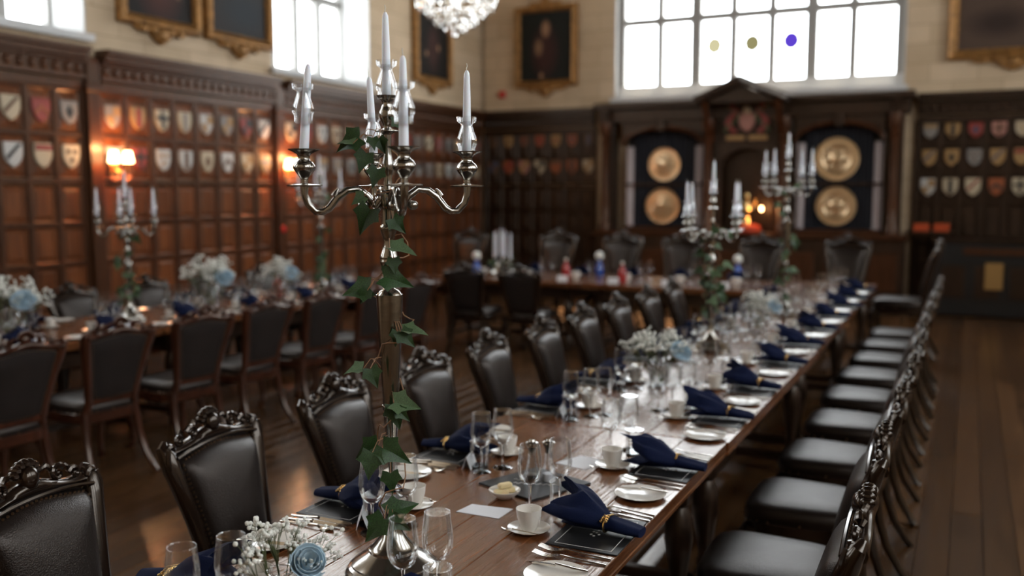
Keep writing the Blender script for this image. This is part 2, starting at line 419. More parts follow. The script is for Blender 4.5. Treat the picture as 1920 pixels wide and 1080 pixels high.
# ------------------------------------------------------------------ heraldic shields
SH = [(-.5, .5), (.5, .5), (.5, 0), (.42, -.22), (.26, -.42), (0, -.56), (-.26, -.42), (-.42, -.22), (-.5, 0)]
COLS = {'cream': (.50, .41, .28), 'white': (.52, .51, .48), 'grey': (.24, .22, .20), 'red': (.26, .04, .03), 'ochre': (.36, .21, .08), 'black': (.02, .02, .02), 'blue': (.05, .07, .12), 'rust': (.30, .08, .025), 'brown': (.12, .06, .03), 'pink': (.42, .19, .15)}  # darkened palette: back-wall shade is put into these colours
for k, c in COLS.items(): pm('paint_' + k, c, .45)
CH = {
 'bend': [[(-.5, .5), (-.28, .5), (.46, -.14), (.36, -.30)]],
 'cross': [[(-.1, .5), (.1, .5), (.1, -.5), (-.1, -.5)], [(-.49, .2), (.49, .2), (.49, .0), (-.49, .0)]],
 'chevron': [[(-.46, -.12), (0, .26), (.46, -.12), (.38, -.28), (0, .04), (-.38, -.28)]],
 'chief': [[(-.5, .5), (.5, .5), (.5, .22), (-.5, .22)]],
 'roundels': [[(cx + .13 * math.cos(t * PI / 4), cz + .13 * math.sin(t * PI / 4)) for t in range(8)] for cx, cz in ((-.22, .22), (.22, .22), (0, -.2))],
 'lozenge': [[(0, .34), (.24, 0), (0, -.36), (-.24, 0)]],
 'quarters': [[(-.5, .5), (0, .5), (0, 0), (-.5, 0)], [(0, 0), (.5, 0), (.40, -.22), (.24, -.42), (0, -.52)]],
 'pale': [[(-.16, .5), (.16, .5), (.16, -.46), (0, -.55), (-.16, -.46)]]}
cache = {}
def shield(loc, rz, size, c1, c2, ch, label, group):
    k1 = ('b', size, c1); xf = lambda u, v, t: (u * size[0], t, v * size[1])
    if k1 not in cache:
        mm = M().prism(SH, 0, .024, xf, bev=.10); cache[k1] = o = obj('shield', mm, 'paint_' + c1, None, smooth=False)
    else: o = inst(cache[k1])
    o.location = loc; o.rotation_euler = (0, 0, rz); tag(o, label, 'shield', group)
    for q, p in enumerate(CH[ch]):
        k2 = (size, c2, ch, q)
        if k2 not in cache: cache[k2] = obj('charge', M().prism([(u * .88, v * .88) for u, v in p], .023, .030 + .0005 * q, xf), 'paint_' + c2, o, smooth=False)
        else: inst(cache[k2], o)
    return o
rs = random.Random(3)
def pick():
    a = rs.choice(['cream', 'white', 'cream', 'white', 'grey', 'red', 'ochre', 'cream']); b = rs.choice([c for c in ('black', 'brown', 'grey', 'red', 'ochre', 'black', 'brown', 'blue') if c != a]); return a, b, rs.choice(list(CH))
ARTI = {'roundels': 'three %s roundels', 'quarters': '%s quarters', 'bend': '%s bend', 'cross': '%s cross', 'chevron': '%s chevron', 'chief': '%s top band', 'lozenge': '%s lozenge', 'pale': '%s upright stripe'}
first = {(0, 8): ('cream', 'brown', 'bend'), (0, 9): ('red', 'rust', 'chevron'), (0, 10): ('grey', 'black', 'lozenge'), (1, 8): ('white', 'black', 'bend'), (1, 9): ('cream', 'red', 'chief'), (1, 10): ('cream', 'black', 'roundels')}
for bi, (a, b) in enumerate(BAYS):
    nc = round((b - a) / .30); st = (b - a) / nc
    for r, z in ((0, 2.455), (1, 2.04)):
        cnt = 0
        for i in range(nc):
            y = a + (i + .5) * st
            if y < 5.2: continue
            cnt += 1
            c1, c2, ch = first.get((bi * 99 + r, i), pick())
            shield((WF + .006, y, z), -PI / 2, (.19, .215), c1, c2, ch,
                   '%s shield with %s, %s in %s row, %s bay, left wall' % (c1, ARTI[ch] % c2, ORD[cnt - 1], ('upper', 'lower')[r], ('near', 'second', 'third', 'far')[bi]), 'shields on the left wall')
def backrow(xs, z, nm, sz, pal, side):
    for i, x in enumerate(xs):
        c1 = pal[i % len(pal)]; c2 = rs.choice([c for c in ('black', 'brown', 'red', 'blue', 'ochre') if c != c1]); ch = rs.choice(list(CH))
        shield((x, BY + .026, z), PI, sz, c1, c2, ch, '%s shield with %s, %s from left, %s row, %s of back wall' % (c1, ARTI[ch] % c2, ORD[i], nm, side), 'shields on the back wall')
xs = [-7.5 + i * .297 for i in range(7)]
backrow(xs, 2.56, 'upper', (.17, .19), ['brown', 'ochre', 'brown', 'rust', 'ochre', 'rust', 'brown'], 'left part')
backrow(xs, 2.13, 'lower', (.20, .23), ['brown', 'rust', 'pink', 'cream', 'rust', 'rust', 'cream'], 'left part')
xs = [-.55 + i * .288 for i in range(12)]
backrow(xs, 2.56, 'top', (.19, .20), ['grey', 'ochre', 'red', 'pink', 'cream', 'ochre'], 'right part')
backrow(xs, 2.185, 'middle', (.19, .22), ['ochre', 'ochre', 'grey', 'ochre', 'ochre', 'brown'], 'right part')
backrow(xs, 1.775, 'bottom', (.20, .23), ['white', 'cream', 'cream', 'rust', 'cream', 'pink'], 'right part')

# ------------------------------------------------------------------ paintings
def canvas_mat(name, base, spots):
    m, nt, b, o = nodes(name); sock(b, 'Roughness', .65); sock(b, 'Specular IOR Level', .2)
    tc = nt.nodes.new('ShaderNodeTexCoord'); cur = None
    rgb = nt.nodes.new('ShaderNodeRGB'); rgb.outputs[0].default_value = (*base, 1); cur = rgb.outputs[0]
    nz = nt.nodes.new('ShaderNodeTexNoise'); nz.inputs['Scale'].default_value = 5
    nt.links.new(tc.outputs['Object'], nz.inputs['Vector'])
    for (u, v, su, sv, col, soft) in spots:
        mp = nt.nodes.new('ShaderNodeMapping'); mp.vector_type = 'POINT'
        mp.inputs['Location'].default_value = (-u / su, 0, -v / sv); mp.inputs['Scale'].default_value = (1 / su, 0, 1 / sv)
        nt.links.new(tc.outputs['Object'], mp.inputs['Vector'])
        ln = nt.nodes.new('ShaderNodeVectorMath'); ln.operation = 'LENGTH'; nt.links.new(mp.outputs[0], ln.inputs[0])
        mr = nt.nodes.new('ShaderNodeMapRange'); mr.inputs['From Min'].default_value = 1; mr.inputs['From Max'].default_value = 1 - soft
        nt.links.new(ln.outputs['Value'], mr.inputs['Value'])
        mx = nt.nodes.new('ShaderNodeMixRGB'); mx.inputs[2].default_value = (*col, 1)
        nt.links.new(mr.outputs[0], mx.inputs[0]); nt.links.new(cur, mx.inputs[1]); cur = mx.outputs[0]
    nt.links.new(cur, b.inputs['Base Color']); MATS[name] = m
skin = (.30, .17, .10)
canvas_mat('portrait_a', (.014, .010, .008), [(0, -.25, .36, .5, (.07, .025, .018), .6), (.02, .30, .10, .16, skin, .5), (-.25, -.3, .07, .1, skin, .6)])
canvas_mat('portrait_b', (.035, .03, .028), [(0, .5, .7, .45, (.22, .15, .10), .8), (.1, .15, .3, .12, (.25, .17, .11), .8), (-.1, -.35, .5, .3, (.03, .035, .04), .7)])
canvas_mat('portrait_c', (.012, .009, .007), [(0, -.2, .22, .45, (.05, .022, .018), .6), (.02, .32, .07, .11, skin, .5), (-.16, -.18, .05, .07, skin, .6), (.2, -.3, .05, .06, skin, .6)])
canvas_mat('portrait_d', (.013, .014, .012), [(.02, -.1, .30, .52, (.05, .02, .017), .6), (.0, .28, .10, .17, skin, .5), (.13, -.02, .10, .18, (.24, .14, .08), .7), (.08, -.48, .05, .07, skin, .6)])
canvas_mat('portrait_e', (.09, .058, .042), [(-.45, .25, .5, .26, (.42, .33, .25), .8), (.2, -.3, .5, .25, (.04, .025, .02), .7)])
def painting(loc, rz, w, h, mat, label, fw=.11):
    t = thing('framed_painting', label, 'painting', loc, rz, 'paintings high on the walls')
    obj('canvas', M().box((0, .03, h / 2), (w - fw, .02, h - fw)), mat, t, smooth=False).data.transform(Matrix.Translation((0, 0, -h / 2)))
    kids(t)[0].location = (0, 0, h / 2)
    pr = [(0, .0), (0, .06), (.018, .085), (.05, .07), (.08, .09), (fw, .045), (fw, 0)]
    for s in range(4):
        mm = M(); rings = []
        hw, hh = w / 2, h / 2
        for e in (-1, 1):
            ring = []
            for k, d in pr:
                if s == 0: p = (e * (hw - k), d, k)
                elif s == 1: p = (e * (hw - k), d, h - k)
                elif s == 2: p = (-hw + k, d, hh + e * (hh - k))
                else: p = (hw - k, d, hh + e * (hh - k))
                ring.append(p)
            rings.append(ring)
        obj('frame_rail', mm.loft(rings), 'gilt', t)
    orn = M()
    orn.prism([(-.36, 0), (-.28, -.06), (-.15, -.05), (-.09, -.12), (0, -.17), (.09, -.12), (.15, -.05), (.28, -.06), (.36, 0)], .01, .06, lambda u, v, d: (u * w, d, v * min(w, 1.2) + .02), bev=.15)
    for u in (-.22, -.1, .1, .22): orn.ell((u * w, .06, -.03), (.05, .03, .04), 8, 5)
    orn.ell((0, .07, -.07), (.07, .04, .07), 10, 6)
    obj('carved_cartouche', orn, 'gilt', t)
    top = M()
    for u in (-.2, -.1, 0, .1, .2): top.ell((u * w, .06, h + .01 + (.05 if u == 0 else 0)), (.08, .035, .05 if u else .09), 8, 5)
    obj('top_crest', top, 'gilt', t)
    return t
painting((LX - .04, 7.32, 3.40), -PI / 2, 1.10, 1.45, 'portrait_a', 'dark portrait in carved gilt frame beside the nearest left window')
painting((LX - .04, 8.50, 3.40), -PI / 2, 1.10, 1.45, 'portrait_b', 'pale-skied painting in gilt frame, left wall between portrait and window')
painting((LX - .04, 12.85, 3.40), -PI / 2, 1.15, 1.50, 'portrait_c', 'dark portrait in gilt frame on left wall beside the far corner')
painting((-6.50, BY + .04, 3.46), PI, 1.14, 1.34, 'portrait_d', 'gilt framed portrait of robed figure left of the big back window')
painting((.45, BY + .04, 3.52), PI, 1.66, 1.55, 'portrait_e', 'wide brown painting in gilt frame right of the big back window', .13)

# ------------------------------------------------------------------ wall sconces, alarms
def sconce(loc, label, k):
    t = thing('wall_sconce', label, 'lamp', loc, -PI / 2, 'wall sconces on the left panelling')
    obj('backplate', M().box((0, .012, -.06), (.10, .024, .24), .01), 'gold', t, smooth=False)
    for s in (-1, 1):
        a = obj('arm', M().tube([(0, .03, -.10), (s * .04, .08, -.13), (s * .085, .11, -.10), (s * .085, .11, -.05)], .008, 8), 'gold', t)
        sh = obj('lamp_shade', M().lathe([(.055, -.05), (.036, .06), (.034, .06), (.052, -.05)], 14, (s * .085, .11, .02)), 'lamp_glow', t)
        l = bpy.data.lights.new('sconce_light', 'POINT'); l.energy = 7; l.color = (1, .50, .22); l.shadow_soft_size = .05
        lo = bpy.data.objects.new('sconce_light', l); COL.objects.link(lo); lo.parent = t; lo.location = (s * .085, .13, .10)
    d = M()
    for s in (-1, 1):
        for q in range(3): d.ell((s * (.03 + .035 * q), .11, -.16 - .02 * (q % 2)), (.010, .010, .022), 6, 4)
    obj('crystal_drops', d, 'crystal', t)
sconce((WF + .09, 6.58, 2.02), 'lit twin-shade wall sconce behind the near left candelabrum', 0)
sconce((WF + .09, 9.20, 2.02), 'lit twin-shade wall sconce just behind the nearest candelabrum arm', 1)
def alarm(loc, rz, label):
    t = thing('fire_alarm', label, 'alarm', loc, rz)
    obj('base', M().box((0, .012, 0), (.12, .024, .12), .006), 'red_plastic', t, smooth=False)
    obj('sounder', M().lathe([(.05, 0), (.048, .03), (.03, .05), (0, .052)], 14, (0, .02, 0), Matrix.Rotation(-PI / 2, 3, 'X')), 'red_plastic', t)
alarm((WF + .03, 9.12, 1.24), -PI / 2, 'red fire alarm on the left wall pilaster')
alarm((-7.33, BY + .04, 3.37), PI, 'small red fire alarm high on back wall near corner')

# ------------------------------------------------------------------ carved screen on the back wall
SY = 14.22
sg = thing('carved_screen', 'tall dark carved wooden screen with two arched alcoves and gabled canopy', 'screen', (0, SY, 0))
def sbox(name, x0, x1, d0, d1, z0, z1, mat='dark_wood', ch=.012): return obj(name, M().box(((x0 + x1) / 2, (d0 + d1) / 2, (z0 + z1) / 2), (x1 - x0, d1 - d0, z1 - z0), ch), mat, sg, smooth=False)
AL = [(-5.02, -3.74), (-2.36, -1.12)]
sbox('plinth', -5.42, -.80, -.10, .26, 0, 1.02); sbox('plinth_ledge', -5.46, -.76, -.16, .26, 1.02, 1.09, 'frame_wood')
for i in range(8):
    a = -5.30 + i * .56
    obj('plinth_panel', rpanel(.48, .62), 'frame_wood', sg, (a + .28, -.105, .55), (0, 0, PI), smooth=False)
sbox('entablature', -5.42, -.80, -.04, .26, 2.80, 3.0); sbox('crown_moulding', -5.48, -.74, -.14, .26, 3.0, 3.10)
for x in (-5.28, -3.62, -2.50, -.98):
    p = M().lathe([(.09, 1.09), (.09, 1.20), (.06, 1.24), (.075, 1.5), (.06, 1.9), (.055, 2.4), (.085, 2.5), (.06, 2.54), (.10, 2.66), (.10, 2.80)], 14, (x, -.08, 0))
    obj('column', p, 'frame_wood', sg); sbox('pier', x - .10, x + .10, 0, .26, 1.09, 2.80)
    p = M()
    for q in range(5): p.ell((x + .03 * (q % 2 * 2 - 1), -.16, 2.82 + q * .045), (.045, .03, .035), 6, 4)
    obj('carved_bracket', p, 'dark_wood', sg)
for k, (a, b) in enumerate(AL):
    c = (a + b) / 2; hw = (b - a) / 2
    top = [(c + hw * math.cos(t), 2.44 + .26 * math.sin(t)) for t in [PI * q / 12 for q in range(13)]]
    mm = M()
    for q in range(12):
        (xa, za), (xb, zb) = top[q], top[q + 1]
        mm.loft([[(xa, 0, za), (xa, 0, 2.80), (xa, .12, 2.80), (xa, .12, za)], [(xb, 0, zb), (xb, 0, 2.80), (xb, .12, 2.80), (xb, .12, zb)]])
    obj('arch_head', mm, 'dark_wood', sg, smooth=False)
    obj('arch_moulding', M().tube([(x, -.02, z) for x, z in top], .035, 8), 'frame_wood', sg)
    obj('keystone', M().box((c, -.04, 2.73), (.12, .10, .18), .015), 'dark_wood', sg, smooth=False)
    sbox('alcove_sill', a, b, -.02, .26, 1.09, 1.15, 'frame_wood'); sbox('alcove_back', a, b, .24, .28, 1.1, 2.8, 'black')
    # curtains
    def curtain(x0, x1, mat, label):
        nn = max(8, int((x1 - x0) / .012)); f = []
        rings = []
        for z in (1.16, 1.6, 2.1, 2.42 if mat == 'pale_strip' else 2.66):
            fr = [(x0 + (x1 - x0) * i / nn, SY + .15 + .022 * math.sin(i * .9) + .008 * math.sin(i * 2.3 + z), z) for i in range(nn + 1)]
            rings.append(fr + [(p[0], p[1] + .01, p[2]) for p in reversed(fr)])
        tag(obj('curtain', M().loft(rings), mat, None), label, 'curtain', 'alcove curtains')
    side = ('left', 'right')[k]
    curtain(a + .14, b - .14, 'curtain', 'dark navy pleated curtain filling the %s alcove' % side)
    curtain(a + .02, a + .14, 'pale_strip', 'pale narrow pleated strip at left edge of the %s alcove' % side)
    curtain(b - .14, b - .02, 'pale_strip', 'pale narrow pleated strip at right edge of the %s alcove' % side)
    obj('alcove_bar', M().box((c, .10, 1.82), (b - a, .03, .03)), 'dark_wood', sg, smooth=False)
# central bay with niche and canopy
sbox('niche_back', -3.52, -2.60, .22, .27, 1.09, 2.80)
top = [(-3.06 + .38 * math.cos(t), 2.06 + .30 * math.sin(t)) for t in [PI * q / 12 for q in range(13)]]
mm = M()
for q in range(12):
    (xa, za), (xb, zb) = top[q], top[q + 1]
    mm.loft([[(xa, 0, za), (xa, 0, 2.80), (xa, .14, 2.80), (xa, .14, za)], [(xb, 0, zb), (xb, 0, 2.80), (xb, .14, 2.80), (xb, .14, zb)]])
obj('niche_arch', mm, 'dark_wood', sg, smooth=False)
for s in (-3.52, -2.68): sbox('niche_jamb', s, s + .08, 0, .14, 1.09, 2.80)
can = M()
can.loft([[(-3.68, y, 3.0), (-3.68, y, 3.05), (-3.05, y, 3.33), (-2.42, y, 3.05), (-2.42, y, 3.0), (-3.05, y, 3.26)] for y in (-.62, .25)])
obj('canopy_roof', can, 'dark_wood', sg, smooth=False)
for s in (-1, 1):
    obj('bargeboard', M().box((0, 0, 0), (.74, .03, .055), .006), 'mullion_stone' if s > 0 else 'dark_wood', sg, (-3.05 + s * .33, -.635, 3.185), (0, s * R(23.9), 0), smooth=False)  # right board paler: glare on the canopy edge put into its colour
    o = obj('canopy_slate', M().box((0, 0, 0), (.72, .95, .02), .004), 'dark_wood', sg, (-3.05 + s * .335, -.19, 3.215), (0, s * R(23.9), 0), smooth=False)
obj('gable_infill', M().prism([(-3.6, 3.0), (-2.5, 3.0), (-3.05, 3.24)], -.50, -.46, lambda u, v, t: (u, t, v)), 'dark_wood', sg, smooth=False)
for x in (-3.58, -2.52): obj('canopy_bracket', M().tube([(x, 0, 2.5), (x, -.2, 2.62), (x, -.42, 2.85), (x, -.55, 3.02)], [.05, .045, .04, .05], 8), 'frame_wood', sg)
# coat of arms
t = thing('coat_of_arms', 'carved painted coat of arms with red mantling under the canopy', 'coat of arms', (-3.05, SY - .02, 2.78))
obj('shield_body', M().prism(SH, 0, .06, lambda u, v, q: (u * .24, -q, v * .26 - .04), bev=.12), 'paint_pink', t)
obj('helm', M().ell((0, -.05, .14), (.06, .05, .07), 10, 6), 'paint_cream', t)
for s in (-1, 1):
    mm = M(); mm2 = M()
    for q in range(7):
        a = q * .45; mm.ell((s * (.15 + .13 * abs(math.sin(a * 1.3 + .4))), -.03, -.17 + q * .06), (.06, .03, .04), 7, 4)
        mm2.ell((s * (.22 + .09 * math.cos(a * 2)), -.04, -.15 + q * .057), (.035, .025, .028), 6, 4)
    obj('mantling', mm, 'paint_red', t); obj('leafwork', mm2, 'leaf_pale', t)
for s in (-1, 1):
    obj('motto_scroll', M().box((s * .17, -.04, -.27), (.28, .03, .07), .01), 'paint_ochre', t, rot=None, smooth=False)
# dishes
dp = [(0, 0), (.30, .0), (.31, .012), (.305, .022), (.215, .012), (.20, -.004 + .02), (.19, .008), (.11, .006), (.09, .018), (0, .022)]
for x, z, r, lab in ((-4.36, 2.135, .85, 'dull embossed brass dish hanging upper in the left alcove'), (-4.38, 1.485, .90, 'bright brass dish hanging lower in the left alcove'), (-1.77, 2.18, 1.02, 'shining bossed brass dish hanging upper in the right alcove'), (-1.76, 1.50, .93, 'satin brass dish hanging lower in the right alcove')):
    d = thing('brass_dish', lab, 'dish', (x, SY + .105, z), 0, 'brass dishes in the alcoves')
    mt = Matrix.Rotation(PI / 2, 3, 'X')
    obj('plate', M().lathe([(a * r, b) for a, b in dp], 28, (0, 0, 0), mt), 'brass_dish', d)
    for q in range(6): obj('boss', M().ell((.12 * r * math.cos(q * PI / 3), -.018, .12 * r * math.sin(q * PI / 3)), (.035, .02, .035), 8, 5), 'brass_dish', d)
# niche ornament
t = thing('gilt_ornament', 'gold figure ornament on a red stand in the central niche', 'ornament', (-3.02, SY - .02, 1.09))
obj('stand', M().lathe([(.0, 0), (.20, 0), (.22, .03), (.20, .10), (.12, .13), (0, .13)], 18), 'red_cloth', t)
obj('figure', M().lathe([(0, .13), (.07, .13), (.05, .18), (.025, .24), (.05, .30), (.055, .38), (.03, .44), (.03, .48), (.045, .53), (.03, .59), (0, .62)], 14), 'gold', t)
for s in (-1, 1): obj('side_arm', M().tube([(0, 0, .36), (s * .07, 0, .34), (s * .11, 0, .42), (s * .12, 0, .50)], [.018, .015, .015, .03], 8), 'gold', t)
l = bpy.data.lights.new('niche_lamp', 'POINT'); l.energy = 5; l.color = (1, .45, .18); l.shadow_soft_size = .04
lo = bpy.data.objects.new('niche_lamp', l); COL.objects.link(lo); lo.location = (-2.80, SY - .10, 1.45)
lt = thing('niche_light', 'small warm picture lamp inside the central niche', 'lamp', (-2.80, SY - .06, 1.45))
obj('lamp_tube', M().ell((0, 0, 0), (.02, .02, .035), 8, 6), 'lamp_glow', lt); obj('lamp_stem', M().tube([(0, 0, -.03), (.04, .06, -.06), (.10, .10, -.10)], .006, 6), 'gold', lt)
# sideboard to the right, two orange boxes
t = thing('sideboard', 'low black sideboard with brass panel against the right back wall', 'sideboard', (.25, 14.22, 0))
obj('carcass', M().box((0, 0, .52), (1.3, .45, 1.0), .01), 'black', t, smooth=False); obj('top_board', M().box((0, -.01, 1.045), (1.4, .5, .05), .01), 'dark_wood', t, smooth=False)
for s in (-1, 0, 1):
    d = obj('door', rpanel(.38, .52), 'dark_wood', t, (s * .42, -.23, .48), (0, 0, PI), smooth=False)
obj('brass_panel', M().box((.08, -.245, .57), (.22, .015, .36), .005), 'brass_panel', t, smooth=False)
obj('rail_panel', M().box((.1, -.235, .90), (.8, .02, .10), .005), 'frame_wood', t, smooth=False)
for x, lab in ((-.60, 'left of two small orange boxes on the wall shelf'), (-.34, 'right of two small orange boxes on the wall shelf')):
    b_ = tag(obj('orange_box', M().box((0, 0, 0), (.20, .12, .11), .006).box((0, -.062, 0), (.14, .004, .06)), 'orange_box', None, (x, 14.26, 1.205), smooth=False), lab, 'box', 'orange boxes on the wall shelf')
tag(obj('wall_shelf', M().box((-.47, 14.36, 1.13), (.62, .34, .04), .006).box((-.47, 14.45, 1.07), (.5, .03, .09)), 'dark_wood', None, smooth=False), 'short dark wall shelf holding two orange boxes', 'shelf')

# ------------------------------------------------------------------ crystal chandelier
t = thing('chandelier', 'crystal chandelier hanging over the hall, only its lower tiers in view', 'chandelier', (-4.45, 7.85, 3.30))
obj('ceiling_rod', M().tube([(0, 0, .5), (0, 0, TOP - 3.31)], .012, 8), 'gold', t)
obj('centre_stem', M().lathe([(0, .10), (.03, .12), (.05, .2), (.02, .3), (.06, .42), (.02, .55), (.05, .7), (0, .8)], 12), 'glass_thick', t)
for r, z in ((.38, .22), (.30, .42), (.20, .08), (.16, .72)):
    obj('ring', M().tube([(r * math.cos(a * PI / 16), r * math.sin(a * PI / 16), z) for a in range(33)], .008, 6), 'gold', t)
cr = None
for r, z, k, q in ((.38, .19, 40, 2), (.38, .26, 40, 1), (.30, .36, 32, 2), (.29, .12, 30, 2), (.20, .04, 24, 2), (.10, -.02, 12, 2), (.02, -.07, 3, 2), (.16, .68, 16, 2)):
    for i in range(k):
        a = 2 * PI * i / k + z
        for j in range(q):
            p = (r * math.cos(a) * (1 - .04 * j), r * math.sin(a) * (1 - .04 * j), z - j * .055)
            if cr is None: cr = obj('crystal_drop', M().lathe([(0, .032), (.012, .016), (.013, .0), (0, -.034)], 6), 'crystal', t, p, smooth=False)
            elif i < 40: inst(cr, t, p, (0, 0, rnd.random() * 3))
for i in range(8):
    a = i * PI / 4
    b_ = obj('candle_arm', M().tube([(.03 * math.cos(a), .03 * math.sin(a), .35), (.2 * math.cos(a), .2 * math.sin(a), .25), (.36 * math.cos(a), .36 * math.sin(a), .30), (.36 * math.cos(a), .36 * math.sin(a), .38)], .009, 6), 'gold', t)
    obj('bulb', M().ell((.36 * math.cos(a), .36 * math.sin(a), .42), (.014, .014, .035), 8, 6), 'bulb', b_)

# ------------------------------------------------------------------ tables
def table(name, label, loc, rz, L, Wd, planks=6):
    """L along local Y, Wd along local X, top at .75"""
    t = thing(name, label, 'table', loc, rz, 'long oak dining tables')
    pw = Wd / planks
    for i in range(planks):
        obj('top_plank', M().box((0, 0, 0), (pw - .0012, L - .003, .034), .0022), 'table_wood', t, (-Wd / 2 + (i + .5) * pw, 0, .733), smooth=False)
    for s in (-1, 1):
        obj('edge_moulding', M().box((s * (Wd / 2 - .014), 0, .705), (.024, L - .01, .022), .006), 'table_wood', t, smooth=False)
        obj('apron', M().box((s * (Wd / 2 - .12), 0, .635), (.03, L - .3, .14), .004), 'table_dark', t, smooth=False)
        obj('end_apron', M().box((0, s * (L / 2 - .16), .635), (Wd - .26, .03, .14), .004), 'table_dark', t, smooth=False)
    lp = [(.045, .70), (.045, .56), (.03, .54), (.05, .50), (.056, .42), (.04, .32), (.026, .22), (.034, .19), (.026, .17), (.045, .14), (.045, .06), (.03, .045), (.036, .02), (.03, 0)]
    for sx in (-1, 1):
        for sy in (-1, 1): obj('leg', M().lathe(list(reversed(lp)), 12), 'table_dark', t, (sx * (Wd / 2 - .13), sy * (L / 2 - .18), 0))
    for sy in (-1, 1): obj('stretcher', M().box((0, sy * (L / 2 - .18), .10), (Wd - .3, .05, .05), .006), 'table_dark', t, smooth=False)
    obj('centre_stretcher', M().box((0, 0, .10), (.06, L - .4, .05), .006), 'table_dark', t, smooth=False)
    return t
XE = -.788; XW = -1.757; TW = XE - XW; XC = (XE + XW) / 2
for y0, y1, dx, lab in ((.9, 3.455, 0, 'nearest oak table of the long row, candelabrum base standing on it'), (3.46, 5.86, .006, 'second oak table of the long right row'), (5.865, 8.06, -.012, 'third oak table of the long right row'), (8.065, 10.25, -.03, 'farthest oak table of the long right row, by the top table')):
    table('dining_table', lab, (XC + dx, (y0 + y1) / 2, 0), 0, y1 - y0, TW)
T2C = -5.565
for y0, y1, lab in ((2.3, 4.75, 'nearest oak table of the left row'), (4.755, 7.1, 'middle oak table of the left row, candelabrum on its near part'), (7.105, 8.6, 'farthest oak table of the left row')):
    table('dining_table', lab, (T2C, (y0 + y1) / 2, 0), 0, y1 - y0, TW)
for x0, x1, lab in ((-5.45, -3.63, 'left half of the top table across the hall'), (-3.625, -1.82, 'right half of the top table across the hall')):
    table('dining_table', lab, ((x0 + x1) / 2, 9.56, 0), PI / 2, x1 - x0, 1.14)

